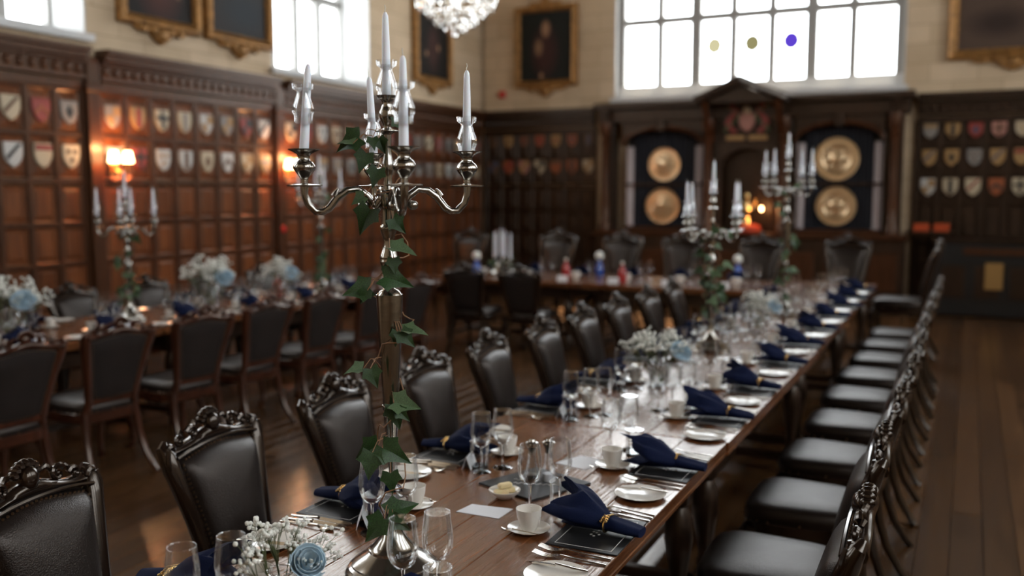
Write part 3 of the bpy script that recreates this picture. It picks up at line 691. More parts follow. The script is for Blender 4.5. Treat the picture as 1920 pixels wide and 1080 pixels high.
# ------------------------------------------------------------------ chairs
def back_y(z): return -.195 - .14 * max(0, (z - .42) / .55) ** 1.25
BW = [(.46, .150), (.55, .160), (.65, .176), (.75, .196), (.82, .211), (.865, .216)]
def make_chair(label, wd, red=False):
    t = thing('dining_chair', label, 'chair')
    # seat pad
    rings = []
    def plan(k):
        pts = []
        for q in range(28):
            a = 2 * PI * q / 28; ca, sa = math.cos(a), math.sin(a)
            u = abs(ca) ** .45 * (1 if ca > 0 else -1); v = abs(sa) ** .45 * (1 if sa > 0 else -1)
            y = .02 + v * .235; wx = .205 + .04 * (v + 1) / 2
            pts.append((u * wx * k, .02 + (y - .02) * k))
        return pts
    for k, z in ((.98, .405), (1.0, .43), (.985, .452), (.93, .468), (.80, .478), (.5, .485), (.05, .487)):
        rings.append([(u, v, z) for u, v in plan(k)])
    obj('seat_pad', M().loft(rings), 'leather', t)
    sr = M().loft([[(u, v, z) for u, v in plan(k)] for k, z in ((.96, .345), (1.0, .352), (1.0, .405), (.97, .412))])
    obj('seat_rail', sr, wd, t)
    nh = M()
    for u, v in plan(1.005):
        nh.ell((u, v, .415), .0055, 5, 3)
    obj('seat_nails', nh, 'nail', t, kind='stuff')
    # front legs
    for s in (-1, 1):
        obj('front_leg', M().tube([(s * .20, .21, .38), (s * .215, .235, .33), (s * .215, .24, .26), (s * .195, .215, .14), (s * .195, .215, .05), (s * .205, .235, .015), (s * .205, .24, .0)], [.034, .036, .030, .018, .015, .024, .022], 10), wd, t)
        obj('rear_leg', M().tube([(s * .165, -.18, .42), (s * .170, -.19, .34), (s * .176, -.205, .24), (s * .186, -.245, .12), (s * .196, -.30, .03), (s * .20, -.325, .0)], [.024, .024, .021, .019, .018, .018], 8), wd, t)
    # scalloped lower apron front
    ap = M().prism([(-.2, .36), (-.2, .33), (-.12, .325), (-.05, .30), (0, .31), (.05, .30), (.12, .325), (.2, .33), (.2, .36)], .225, .25, lambda u, v, d: (u, d, v))
    obj('front_apron', ap, wd, t, smooth=False)
    # stiles
    for s in (-1, 1):
        pts = [(s * w_, back_y(z), z) for z, w_ in BW] + [(s * .222, back_y(.89) - .004, .888), (s * .205, back_y(.9) - .01, .902)]
        obj('stile', M().tube([(s * .16, -.185, .41)] + pts, [.022, .022, .023, .024, .026, .028, .026, .020, .010], 10, 1.15), wd, t)
    # crest rail body with wavy top
    topz = lambda u: .893 + .022 * math.cos(u / .22 * PI / 2) + .012 * math.cos(abs(u) / .22 * 5.2)
    botz = lambda u: .845 + .028 * (1 - (u / .22) ** 2)
    rings = []
    for q in range(21):
        u = -.215 + .43 * q / 20; a, b = botz(u), topz(u) - .006; y = back_y(.9); zc = (a + b) / 2; hz = (b - a) / 2
        rings.append([(u, y + .024 * math.cos(w_), zc + hz * math.sin(w_)) for w_ in [2 * PI * j / 10 for j in range(10)]])
    cr = obj('crest_rail', M().loft(rings), wd, t)
    # moulding under the crest
    obj('crest_bead', M().tube([(-.20 + .4 * q / 16, back_y(.86) + .026, botz(-.20 + .4 * q / 16) + .006) for q in range(17)], .006, 6), wd, cr)
    # carving: cabochon, shell lobes, C scrolls, ears (front and back relief)
    yb = back_y(.92)
    cv = M()
    cv.ell((0, yb + .014, .925), (.030, .026, .036), 12, 8)
    for a in range(-3, 4):
        an = a * .42; cv.ell((.040 * math.sin(an), yb, .930 + .036 * math.cos(an)), (.014, .020, .014), 7, 5)
    for s in (-1, 1):
        for cx, cz, r0, d in ((.098, .912, .026, 1), (.158, .896, .020, -1)):
            sp = [(s * (cx + d * r0 * (1 - q * .075) * math.cos(.4 + q * .62)), yb + .012 + .001 * q, cz + r0 * (1 - q * .075) * math.sin(.4 + q * .62)) for q in range(11)]
            cv.tube(sp, [.0095 - .0005 * q for q in range(11)], 7)
            cv.ell((s * cx, yb + .014, cz), .009, 7, 5)
        cv.tube([(s * .045, yb + .018, .90), (s * .07, yb + .020, .888), (s * .10, yb + .018, .882), (s * .14, yb + .018, .874), (s * .175, yb + .016, .866)], [.007, .011, .010, .009, .005], 7)
        cv.tube([(s * .055, yb, .935), (s * .068, yb, .940), (s * .08, yb + .004, .932), (s * .085, yb + .006, .92)], [.006, .010, .009, .006], 7)
        cv.tube([(s * .124, yb, .918), (s * .137, yb, .924), (s * .15, yb + .004, .916)], [.006, .009, .005], 7)
        ear = [(s * (.212 - .017 * (1 - q * .07) * math.cos(q * .6)), back_y(.885) + .012, .878 + .019 * (1 - q * .07) * math.sin(q * .6)) for q in range(10)]
        cv.tube(ear, [.012 - .0006 * q for q in range(10)], 7)
        cv.tube([(s * .225, back_y(.86) + .01, .885), (s * .234, back_y(.83) + .01, .85), (s * .226, back_y(.79) + .01, .80)], [.010, .009, .004], 7)
    obj('crest_carving', cv, wd, cr)
    # lower back rail
    obj('lower_rail', M().box((0, -.20, .475), (.30, .034, .045), .008), wd, t, smooth=False)
    # upholstered back: front domed pad, rear flat panel
    def outline(k):
        pts = []
        zs = [.50, .58, .66, .74, .80]
        for z in zs: pts.append((.128 + (z - .50) * .17, z))
        pts += [(.182, .832), (.165, .848), (.10, .858), (.05, .866), (0, .869)]
        L_ = [(-u, z) for u, z in reversed(pts[:-1])]
        full = pts + L_ + [(-.07, .492), (0, .49), (.07, .492)]
        return [(u * k, .69 + (z - .69) * k) for u, z in full]
    def bring(k, d): return [(u, back_y(z) + d, z) for u, z in outline(k)]
    obj('back_pad', M().loft([bring(1.0, .0), bring(1.0, .010), bring(.955, .022), bring(.93, .030), bring(.86, .044), bring(.72, .054), bring(.5, .060), bring(.25, .062), bring(.03, .063)]), 'leather', t)
    obj('back_panel', M().loft([bring(1.03, -.004), bring(1.03, -.014), bring(.97, -.019), bring(.5, -.021), bring(.03, -.021)]), 'leather_back', t)
    nh = M(); ol = outline(.978)
    for i in range(len(ol)):
        a, b = Vector(ol[i]), Vector(ol[(i + 1) % len(ol)]); k = max(1, round((b - a).length / .017))
        for j in range(k):
            p = a.lerp(b, j / k); nh.ell((p.x, back_y(p.y) + .020, p.y), .0050, 5, 3)
            if red: nh.ell((p.x, back_y(p.y) - .019, p.y), .0046, 5, 3)
    obj('back_nails', nh, 'nail', t, kind='stuff')
    return t
pc = Proto(make_chair('', 'chair_wood'))
# left side of the long table: backs to the hall, facing +X
for k in range(10):
    y = 1.665 + .672 * k
    pc.put((-1.96 + rnd.uniform(-.012, .012), y, 0), -PI / 2 + rnd.uniform(-.04, .04) + (.10 if k < 3 else .04), '%s from the camera of carved black leather chairs, left side of long table' % ORD[k], 'carved leather chairs at the long table')
for k in range(10):
    y = 2.40 + .712 * k
    pc.put((-.515 + rnd.uniform(-.012, .012), y, 0), PI / 2 + rnd.uniform(-.035, .035), '%s from the camera of carved black leather chairs, right side of long table' % ORD[k], 'carved leather chairs at the long table')
# grander chairs behind the top table
for k, x in enumerate((-6.0, -4.72, -3.85, -3.10, -2.16, -1.24)):
    pc.put((x, 10.62 if k < 5 else 10.88, 0), PI + rnd.uniform(-.05, .05), 'tall carved chair behind the top table, %s from the left' % ORD[k], 'tall chairs behind the top table', scale=(1.1, 1.1, 1.255))
pc.put((-.60, 10.48, 0), PI / 2 - .05, 'tall carved chair in profile at the far right table end', scale=(1.1, 1.1, 1.255))
for k, x in enumerate((-4.70, -4.05)):
    pc.put((x, 8.70, 0), rnd.uniform(-.1, .1), 'dark carved chair at the near side of the top table, %s from left' % ORD[k], 'chairs at the near side of the top table')
pr = Proto(make_chair('', 'chair_wood_redlit', True))
for k in range(7):
    y = 3.20 + .655 * k
    pr.put((-4.73 + rnd.uniform(-.03, .03), y, 0), PI / 2 + rnd.uniform(-.08, .05) - .05, 'mahogany chair with painted-in red light seen from behind, %s from front at left table' % ORD[k], 'mahogany chairs on the near side of the left table')
for k in range(5):
    y = 4.4 + .76 * k
    pc.put((-6.24, y, 0), -PI / 2 + rnd.uniform(-.06, .06), 'dark carved chair on wall side of left table, %s from front' % ORD[k], 'chairs on the wall side of the left table')

# ------------------------------------------------------------------ candelabra, candles, ivy
TZ = .75
def leafmesh(s, fold, curl):
    pts = [(0, .04), (.14, -.05), (.33, -.12), (.36, .08), (.50, .32), (.33, .40), (.22, .56), (.10, .80), (0, 1.0), (-.10, .80), (-.22, .56), (-.33, .40), (-.50, .32), (-.36, .08), (-.33, -.12), (-.14, -.05)]
    vs = []; n = len(pts)
    for off in (0, -.012):
        vs.append((0, .35 * s, off * s))
        for u, v in pts:
            vs.append((u * s, v * s, (abs(u) * fold - curl * v * v + off + .05 * math.sin(5 * u + 3 * v)) * s))
    fs = []
    for i in range(n):
        j = (i + 1) % n
        fs.append((0, 1 + i, 1 + j)); fs.append((n + 1, n + 2 + j, n + 2 + i)); fs.append((1 + i, n + 2 + i, n + 2 + j, 1 + j))
    m_ = M(); m_.v = vs; m_.f = fs; return m_
LEAVES = []
def leaf(parent, p, size, rot, kind):
    while len(LEAVES) < 6:
        i = len(LEAVES); LEAVES.append((leafmesh(1.0, (.25, .5, .1)[i % 3], (.15, .4)[i % 2]), 'leaf' if i < 4 else 'leaf_pale', [None]))
    m_, mt, ref = LEAVES[kind]
    if ref[0] is None: o = ref[0] = obj('leaf', m_, mt, parent)
    else: o = inst(ref[0], parent)
    o.location = p; o.rotation_euler = rot; o.scale = (size, size, size)
STEM = [(.0, .0), (.116, .0), (.120, .005), (.116, .010), (.117, .013), (.111, .018), (.111, .022), (.104, .026), (.103, .030), (.090, .039), (.072, .049), (.060, .057), (.060, .064), (.055, .067), (.050, .074), (.034, .092), (.024, .112), (.019, .14), (.0175, .1755), (.0185, .40), (.021, .405), (.0215, .411), (.0195, .416), (.0215, .421), (.0215, .427), (.0195, .431), (.0325, .690), (.031, .700), (.023, .712), (.013, .718), (.0135, .726), (.010, .735), (.0105, .745), (.0215, .778), (.0225, .783), (.0215, .788), (.0225, .792), (.0215, .797), (.0125, .828), (.020, .858), (.0205, .866), (.0175, .871), (.0165, .880), (.0165, .908), (.020, .918), (.021, .945), (.013, .955), (.010, .985), (.015, 1.01), (.010, 1.04), (.010, 1.086), (.028, 1.093), (.029, 1.096), (.010, 1.101), (.010, 1.108), (.018, 1.125), (.0185, 1.138), (.012, 1.155), (.012, 1.163), (.018, 1.170), (.025, 1.178), (.022, 1.177), (.010, 1.166), (.0, 1.166)]
CUP = [(.0, 0), (.036, .0), (.041, .002), (.039, .004), (.012, .006), (.009, .012), (.010, .020), (.024, .038), (.026, .046), (.021, .056), (.014, .062), (.0145, .072), (.022, .078), (.037, .085), (.035, .086), (.012, .076), (.0, .076)]
def catmull(pr, k=3):
    out = []
    for i in range(len(pr) - 1):
        p0, p1, p2, p3 = pr[max(i - 1, 0)], pr[i], pr[i + 1], pr[min(i + 2, len(pr) - 1)]
        for q in range(k):
            t = q / k; c = []
            for a in (0, 1):
                v = .5 * (2 * p1[a] + (p2[a] - p0[a]) * t + (2 * p0[a] - 5 * p1[a] + 4 * p2[a] - p3[a]) * t * t + (3 * p1[a] - p0[a] - 3 * p2[a] + p3[a]) * t ** 3)
                lo, hi = min(p1[a], p2[a]), max(p1[a], p2[a]); m_ = .12 * (hi - lo) + .0004
                c.append(min(max(v, lo - m_), hi + m_))
            out.append((max(c[0], 0), c[1]))
    return out + [pr[-1]]
def candelabrum(label, loc, rot, cut=0, leaves=None, tag_word='', tall=True, candles=True, seed=1, collars=None, tilt=None):
    """cut: metres taken out of the tapering stem for the shorter ones"""
    t = thing('candelabrum', label, 'candelabrum', loc, rot, 'silver candelabra on the tables')
    adj = lambda z: z if z < .431 else z - cut
    st = [(r, adj(z)) for r, z in STEM if not (cut and .431 < z < .431)]
    obj('base', M().lathe([p for p in st if p[1] <= .1756], 40), 'silver', t)
    obj('stem', M().lathe([(0, .17)] + catmull([p for p in st if p[1] > .1755 and p[1] < adj(.952)]) + [(0, adj(.953))], 24), 'silver', t)
    obj('top_cup', M().lathe([(0, adj(.95))] + catmull([(r, z) for r, z in st if z >= adj(.952)]), 24), 'silver', t)
    arm = [(.018, .935), (.030, .915), (.039, .922), (.050, .940), (.073, .957), (.098, .954), (.121, .937), (.140, .912), (.155, .903), (.172, .904), (.190, .922), (.197, .945), (.197, .964)]
    rad = [.010, .0095, .0095, .0095, .009, .009, .009, .009, .0085, .0085, .0085, .0085, .010]
    a0 = None
    for i in range(4):
        ang = i * PI / 2
        if a0 is None:
            a0 = obj('arm', M().tube([(r, 0, adj(z)) for r, z in arm], rad, 10).ell((.060, 0, adj(.918)), (.014, .012, .012), 10, 7).tube([(.128, 0, adj(.94)), (.124, 0, adj(.95)), (.119, 0, adj(.958))], [.009, .006, .002], 8), 'silver', t, rot=(0, 0, ang))
            cp = obj('candle_cup', M().lathe(catmull(CUP), 24, (.197, 0, adj(.963))), 'silver', a0)
        else:
            a = inst(a0, t, None, (0, 0, ang)); inst(cp, a)
    spots = [(0, 0, adj(1.167))] + [(.197 * math.cos(i * PI / 2), .197 * math.sin(i * PI / 2), adj(.963) + .077) for i in range(4)]
    names = ['central cup', 'left arm', 'front arm', 'right arm', 'back arm']
    rz = Matrix.Rotation(rot, 4, 'Z')
    for i, p in enumerate(spots):
        wp = Vector(loc) + (rz @ Vector(p))
        tl = (tilt or {}).get(i, (rnd.uniform(-.01, .01), rnd.uniform(-.01, .01)))
        CANDLE.put(wp, 0, 'white taper candle in %s of %s' % (names[i], tag_word), 'white taper candles', rot=(tl[0], tl[1], rnd.random() * 6))
        dz = (collars or {}).get(i, .006 + .02 * rnd.random())
        q = wp + Vector((tl[1] * dz, -tl[0] * dz, dz))
        COLLAR.put(q, 0, 'clear glass collar around candle in %s of %s' % (names[i], tag_word), 'glass candle collars')
    return t
c_ = thing('candle', '', 'candle')
obj('wax_taper', M().lathe([(0, 0), (.0112, 0), (.0108, .05), (.0092, .14), (.0075, .19), (.0065, .198), (.0035, .205), (0, .206)], 14), 'wax', c_)
obj('wick', M().tube([(0, 0, .203), (.001, 0, .210), (-.001, .001, .216), (.0015, .001, .222)], .0012, 5), 'wick', c_)
CANDLE = Proto(c_)
c_ = thing('glass_collar', '', 'glass collar')
CP = [(.0215, .0), (.0215, .018), (.026, .026), (.024, .040), (.0135, .070), (.0145, .074), (.024, .080), (.0255, .092)]
obj('bell', M().lathe(CP[:5] + [(r - .0016, z) for r, z in reversed(CP[:5])], 22), 'glass_collar', c_)
obj('rim_cup', M().lathe(CP[4:] + [(r - .0018, z) for r, z in reversed(CP[4:])], 22), 'glass_collar', c_)
COLLAR = Proto(c_)

NEAR = (-1.26, 1.886, TZ)
YAW = R(26.18)
# arm 0 points to the picture's left, arms go anticlockwise seen from above: left, front, right, back
candelabrum('tall silver five-candle candelabrum twined with ivy at the front', NEAR, YAW + PI + R(18), 0, tag_word='the nearest candelabrum',
            tilt={0: (0, .005), 1: (.045, .055), 2: (.0, .012), 3: (.0, -.005), 4: (0, .05)}, collars={0: .002, 1: .068, 2: .058, 3: .002, 4: .02})
FWD = Vector((-math.sin(YAW), math.cos(YAW), 0)); RGT = Vector((math.cos(YAW), math.sin(YAW), 0)); UP = Vector((0, 0, 1))
def ivy(label, loc, specs, height, turns, seed, r=.024, z0=.1):
    t = thing('ivy_garland', label, 'ivy', loc, 0, 'ivy garlands on the candelabra')
    n_ = 70; rr = random.Random(seed)
    pts = []
    for i in range(n_):
        f = i / (n_ - 1); z = z0 + f * (height - z0); a = f * turns * 2 * PI + 1.2
        rad = r + .018 + .010 * math.sin(i * .9) + (.014 if .55 < f < .7 else 0)
        pts.append((rad * math.cos(a), rad * math.sin(a), z + .012 * math.sin(i * 1.7)))
    obj('vine', M().tube(pts, .0018, 5), 'vine', t)
    for (dx, dz, dd, size, rot, kind) in specs:
        p = RGT * dx + UP * dz - FWD * dd
        leaf(t, p, size, rot, kind)
        # petiole from the leaf to the stem
        q = Vector((p.x * .45, p.y * .45, p.z + .02))
        obj('petiole', M().tube([p, (p + q) / 2 + Vector((0, 0, .012)), q], .0011, 4), 'vine', t)
    return t
def lrot(tip, face):
    """leaf euler: tip direction angle in the picture plane (0 = right, 90 = up) and how far it leans to the viewer"""
    a = R(tip)
    tipv = (RGT * math.cos(a) + UP * math.sin(a)); nrm = -FWD
    nrm = (nrm * math.cos(R(face)) + UP * math.sin(R(face))).normalized()
    tipv = (tipv - nrm * tipv.dot(nrm)).normalized(); xv = tipv.cross(nrm)
    return Matrix((xv, tipv, nrm)).transposed().to_euler()
px = 1 / 775
def zpx(y): return 1.048 + (283 - y) * px * 1.006 if y < 400 else .9116 - (y - 390) * (.9116 - .1755) / 555
def axx(y): return 727 + (y - 5) * .0135
SPEC = []
for (x, y, s, tip, face, kind, dd) in [
    (752, 222, 44, -62, 15, 0, .0), (688, 262, 58, 205, 20, 1, .04), (700, 288, 46, 250, 10, 0, .05), (676, 272, 36, 160, 60, 4, .05), (722, 262, 36, -70, 0, 1, .05), (712, 262, 30, 280, 30, 2, .06),
    (722, 316, 44, 255, 15, 0, .06), (740, 360, 30, -40, 20, 0, .0), (694, 366, 34, 215, 20, 4, .03), (706, 388, 60, 245, 10, 1, .04), (742, 408, 44, -50, 5, 0, .0), (742, 460, 60, -32, 62, 4, .05),
    (748, 478, 36, -85, 15, 2, .04), (728, 512, 66, -14, 25, 1, .04), (742, 492, 40, -100, 5, 0, .02), (704, 532, 62, 196, 30, 0, .03), (700, 536, 34, 240, 10, 1, .04), (764, 612, 54, -12, 66, 4, .02), (760, 612, 46, -48, 20, 0, .03), (753, 612, 34, 262, 10, 2, .02),
    (690, 680, 42, 212, 62, 4, .03), (706, 676, 46, -70, 10, 0, .05), (748, 740, 60, -14, 35, 4, .04), (748, 746, 56, 282, 8, 0, .03), (757, 752, 34, -45, 20, 1, .05),
    (720, 818, 62, 212, 14, 1, .04), (712, 826, 60, 262, 14, 0, .07), (728, 822, 68, -28, 28, 1, .05), (741, 872, 50, 274, 4, 2, .03),
    (738, 945, 70, 28, 40, 0, .05), (734, 948, 66, 232, 14, 0, .07), (748, 952, 46, -35, 20, 1, .06)]:
    SPEC.append(((x - axx(y)) * px, zpx(y), .02 + dd, s * px * .88, lrot(tip, face), kind))
ivy('ivy trailing down the nearest candelabrum', NEAR, SPEC, 1.06, 5.2, 1)
def rspec(seed, h, n_, spread):
    rr = random.Random(seed); L_ = []
    for i in range(n_):
        f = rr.random(); a = rr.random() * 2 * PI; z = .12 + f * (h - .12); s_ = spread * (.5 + .7 * f)
        L_.append((s_ * math.cos(a), z, s_ * math.sin(a), rr.uniform(.045, .08), lrot(rr.choice([200, -20, 250, 290, 225, -45]) + rr.uniform(-20, 20), rr.uniform(0, 60)), rr.randrange(6)))
    return L_
for loc, rot, cut, lab, tw, n_, seed in (
    ((-1.37, 5.50, TZ), YAW + .5, .24, 'shorter leafy candelabrum midway along the long table', 'the middle long-table candelabrum', 30, 11),
    ((-1.25, 7.30, TZ), YAW + .75, -.02, 'far tall candelabrum on the long table before the right alcove', 'the far long-table candelabrum', 22, 12),
    ((-5.55, 4.87, TZ), YAW + .2, .27, 'slim candelabrum on the left table before the lit sconce', 'the near left-table candelabrum', 24, 13),
    ((-5.55, 7.15, TZ), YAW + .4, .08, 'candelabrum on left table partly hidden by the nearest candelabrum', 'the far left-table candelabrum', 22, 14)):
    candelabrum(lab, loc, rot, cut, tag_word=tw)
    ivy('ivy wound around ' + tw, loc, rspec(seed, 1.0 - cut, n_, .075), 1.0 - cut, 4, seed)
# low cluster of candles on the top table
t = thing('candle_stand', 'low foliage-covered candle stand on the top table', 'candle stand', (-4.86, 9.62, TZ))
obj('dish', M().lathe([(0, 0), (.16, 0), (.17, .02), (.15, .03), (.10, .14), (.03, .16), (0, .16)], 18), 'silver', t)
fo = None
for i in range(40):
    a = rnd.random() * 6.28; r_ = .05 + .1 * rnd.random()
    leaf(t, (r_ * math.cos(a), r_ * math.sin(a), .04 + .13 * rnd.random()), .06, (rnd.random() * 3, rnd.random() * 3, rnd.random() * 6), rnd.randrange(6))
for i, (dx, dz) in enumerate(((-.11, 0), (-.065, .02), (-.02, .05), (.045, .03), (.10, .0), (.02, -.01))):
    obj('socket', M().lathe([(.014, .12), (.016, .17 + dz), (.02, .175 + dz), (0, .175 + dz)], 10, (dx, .02 * (-1) ** i, 0)), 'silver', t)
    CANDLE.put(Vector((-4.86 + dx, 9.62 + .02 * (-1) ** i, TZ + .176 + dz)), 0, 'white candle in the clustered stand on top table, %s from left' % ORD[i], 'white taper candles', scale=(1.25, 1.25, 1.45))

# ------------------------------------------------------------------ tableware prototypes
def single(name, m, mat, cat): return Proto(tag(obj(name, m, mat), '', cat))
def bowl(prof, th=.0011): return prof + [(max(r - th, .0003), z + (th if i == 0 else 0)) for i, (r, z) in reversed(list(enumerate(prof)))]
g = thing('wine_glass', '', 'wine glass')
obj('foot', M().lathe([(0, 0), (.033, 0), (.0345, .0015), (.020, .005), (.006, .010), (0, .010)], 24), 'glass_thick', g)
obj('glass_stem', M().lathe([(.006, .009), (.0042, .02), (.0040, .07), (.0055, .084), (.0015, .088)], 12), 'glass_thick', g)
bp_ = [(.0045, .084), (.016, .089), (.028, .100), (.035, .118), (.0375, .137), (.0365, .160), (.033, .185), (.0305, .205)]
obj('bowl', M().lathe(bowl(bp_), 28), 'glass', g)
obj('rim', M().lathe([(.0309, .2045), (.0309, .2062), (.0294, .2062), (.0294, .2045)], 28), 'glass_collar', g)
GLASS = Proto(g)
g = thing('tumbler', '', 'tumbler')
obj('wall', M().lathe([(.031, .006), (.034, .092), (.0325, .092), (.0295, .010)], 24), 'glass', g); obj('base', M().lathe([(0, 0), (.030, 0), (.031, .008), (0, .009)], 24), 'glass_thick', g)
obj('rim', M().lathe([(.0342, .0915), (.0342, .0932), (.0325, .0932), (.0325, .0915)], 24), 'glass_collar', g)
TUMBLER = Proto(g)
g = thing('coffee_cup', '', 'cup')
cpf = [(.0, .0), (.020, .0), (.022, .004), (.027, .012), (.034, .040), (.0365, .062), (.0350, .062), (.031, .040), (.022, .010), (0, .008)]
obj('bowl', M().lathe(cpf, 24), 'china', g)
obj('handle', M().tube([(.034, 0, .052), (.046, 0, .056), (.054, 0, .044), (.050, 0, .030), (.033, 0, .022)], .0036, 8), 'china', g)
CUPP = Proto(g)
SAUCER = single('saucer', M().lathe([(0, .0), (.034, .0), (.040, .003), (.060, .012), (.0605, .0135), (.040, .007), (.026, .005), (0, .005)], 28), 'china', 'saucer')
PLATE = single('side_plate', M().lathe([(0, .0), (.045, .0), (.052, .003), (.080, .012), (.0805, .0135), (.054, .0065), (.048, .005), (0, .005)], 32), 'china', 'plate')
def handle(m_, L, w0, w1, z=.003):
    m_.loft([[(-w * 1, y, z + zz - th), (w, y, z + zz - th), (w * 1.05, y, z + zz), (w * .6, y, z + zz + th), (-w * .6, y, z + zz + th), (-w * 1.05, y, z + zz)] for y, w, th, zz in ((0, w0 * .8, .0012, 0), (.006, w0, .0016, 0), (L * .45, w1 * 1.3, .0016, .002), (L * .8, w1, .0018, .005), (L, w1 * .9, .0018, .007))])
    return m_
fk = handle(M(), .125, .0062, .0030)
fk.loft([[(-w, y, z), (w, y, z), (w, y, z + .0016), (-w, y, z + .0016)] for y, w, z in ((.122, .003, .009), (.135, .009, .006), (.150, .0115, .003), (.158, .0118, .003))])
for i in range(4):
    u = -.0095 + i * .00633
    fk.loft([[(u - .0014, y, z), (u + .0014, y, z), (u + .0014, y, z + .0014), (u - .0014, y, z + .0014)] for y, z in ((.157, .003), (.175, .004), (.200, .010))])
FORK = single('fork', fk, 'steel', 'fork')
kn = handle(M(), .095, .0075, .0065, .004)
kn.loft([[(-.006, y, .004), (w, y, .0045), (w, y, .0055), (-.006, y, .009)] for y, w in ((.094, .005), (.11, .0085), (.17, .0085), (.195, .005), (.208, -.003))])
KNIFE = single('knife', kn, 'steel', 'knife')
bk = handle(M(), .085, .0065, .005, .004); bk.loft([[(-.005, y, .004), (w, y, .0045), (w, y, .0055), (-.005, y, .008)] for y, w in ((.084, .004), (.10, .009), (.14, .009), (.155, .004), (.160, -.002))])
BKNIFE = single('butter_knife', bk, 'steel', 'knife')
sp_ = handle(M(), .13, .0065, .003); sp_.loft([[(w * math.cos(a), .128 + y + .0 * math.sin(a), .006 + .004 * math.sin(a) * 0 + dz + .0012 * math.sin(a)) for a in [PI * 2 * j / 8 for j in range(8)]] for y, w, dz in ((0, .003, .002), (.012, .011, -.002), (.03, .0155, -.004), (.046, .013, -.001), (.055, .004, .003))])
SPOON = single('spoon', sp_, 'steel', 'spoon')
ts = M(); ts.v = [(a * .62, b * .62, c * .8) for a, b, c in sp_.v]; ts.f = list(sp_.f)
TSPOON = single('teaspoon', ts, 'steel', 'spoon')
g = thing('place_mat', '', 'place mat')
obj('board', M().box((0, .105, .002), (.27, .205, .004), .0012), 'slate', g, smooth=False)
bl = M()
for s in (-1, 1): bl.box((s * .118, .105, .0043), (.0016, .160, .0006)); bl.box((0, .105 + s * .08, .0043), (.238, .0016, .0006))
obj('border_line', bl, 'ink', g, smooth=False)
em = M()
for i in range(9): em.ell((-.03 + .008 * i + .004 * math.sin(i * 3), .105 + .012 * math.sin(i * 2.1), .0042), (.0055, .004, .0005), 6, 4)
obj('floral_emblem', em, 'ink', g)
MAT = Proto(g)
def napkin_mesh(seed, tipup):
    rr = random.Random(seed); N = 40; rings = []; ns = 22
    ph = [rr.uniform(0, 6) for _ in range(6)]
    for i in range(ns + 1):
        s = i / ns; y = -.015 + s * .245
        sr_ = .40
        if s < sr_: wdt = .026 + .006 * math.sin(s / sr_ * PI) ; hg = .013 + .008 * s / sr_
        else:
            k = (s - sr_) / (1 - sr_); wdt = .026 + .062 * math.sin(min(1, k * 1.25) * PI / 2) * (1 - .25 * max(0, k - .7) / .3); hg = .021 + .024 * math.sin(min(1, k * 1.15) * PI * .62)
        ring = []
        for j in range(N):
            a = 2 * PI * j / N; ca, sa = math.cos(a), math.sin(a)
            k = max(0, (s - .42) / .58)
            pl = 1 + (.26 * math.sin(5 * a + ph[0] + 2.0 * k) + .15 * math.sin(9 * a + ph[1] - 3 * k)) * min(1, k * 1.6) + (.12 * math.sin(4 * a + ph[2]) if s < .4 else 0)
            xx = ca * wdt * (.85 + .15 * pl) ; zz = hg + sa * hg * pl if sa > 0 else hg * (1 + sa * .98)
            yy = y + k ** 2 * (.035 * math.sin(3 * a + ph[3]) + .02 * math.sin(7 * a + ph[4]))
            up_ = k ** 2 * max(0, math.cos(a - tipup)) ** 6 * .036
            ring.append((xx + .018 * math.sin(s * 3 + ph[5]) * k, yy + up_ * .15, max(zz, .001) + up_))
        rings.append(ring)
    yy = rings[-1]; c = (sum(p[0] for p in yy) / N, sum(p[1] for p in yy) / N - .04, sum(p[2] for p in yy) / N)
    rings.append([(c[0] + (p[0] - c[0]) * .55, c[1] + (p[1] - c[1]) * .3, c[2] + (p[2] - c[2]) * .45) for p in yy]); rings.append([(c[0] + (p[0] - c[0]) * .02, c[1], c[2]) for p in yy])
    m_ = M().loft(rings); m_.v = [(a, b, c_ + .006) for a, b, c_ in m_.v]; return m_
NAPS = []
for i in range(3):
    g = thing('napkin', '', 'napkin')
    obj('folded_cloth', napkin_mesh(i + 4, (1.9, 1.2, 2.3)[i]), 'navy', g)
    NAPS.append(Proto(g))
g = thing('napkin_ring', '', 'napkin ring')
obj('band', M().tube([(.030 * math.cos(a * PI / 10), .0, .026 + .022 * math.sin(a * PI / 10)) for a in range(21)], .0032, 6), 'gold', g)
sprig = M()
for i in range(7):
    u = -.030 + i * .010
    for s in (-1, 1): sprig.ell((u, s * .007, .0495 - abs(u) * .25), (.0070, .0045, .0035), 7, 5, Matrix.Rotation(s * .6, 3, 'Z'))
obj('leaf_sprig', sprig, 'gold', g)
RING = Proto(g)
g = thing('place_card', '', 'card')
obj('front_leaf', M().loft([[(-.042, y, z), (.042, y, z), (.042, y + .0006, z), (-.042, y + .0006, z)] for y, z in ((-.016, 0), (0, .045))]), 'paper', g, smooth=False)
obj('back_leaf', M().loft([[(-.042, y, z), (.042, y, z), (.042, y + .0006, z), (-.042, y + .0006, z)] for y, z in ((.016, 0), (0.0006, .045))]), 'paper', g, smooth=False)
CARD = Proto(g)
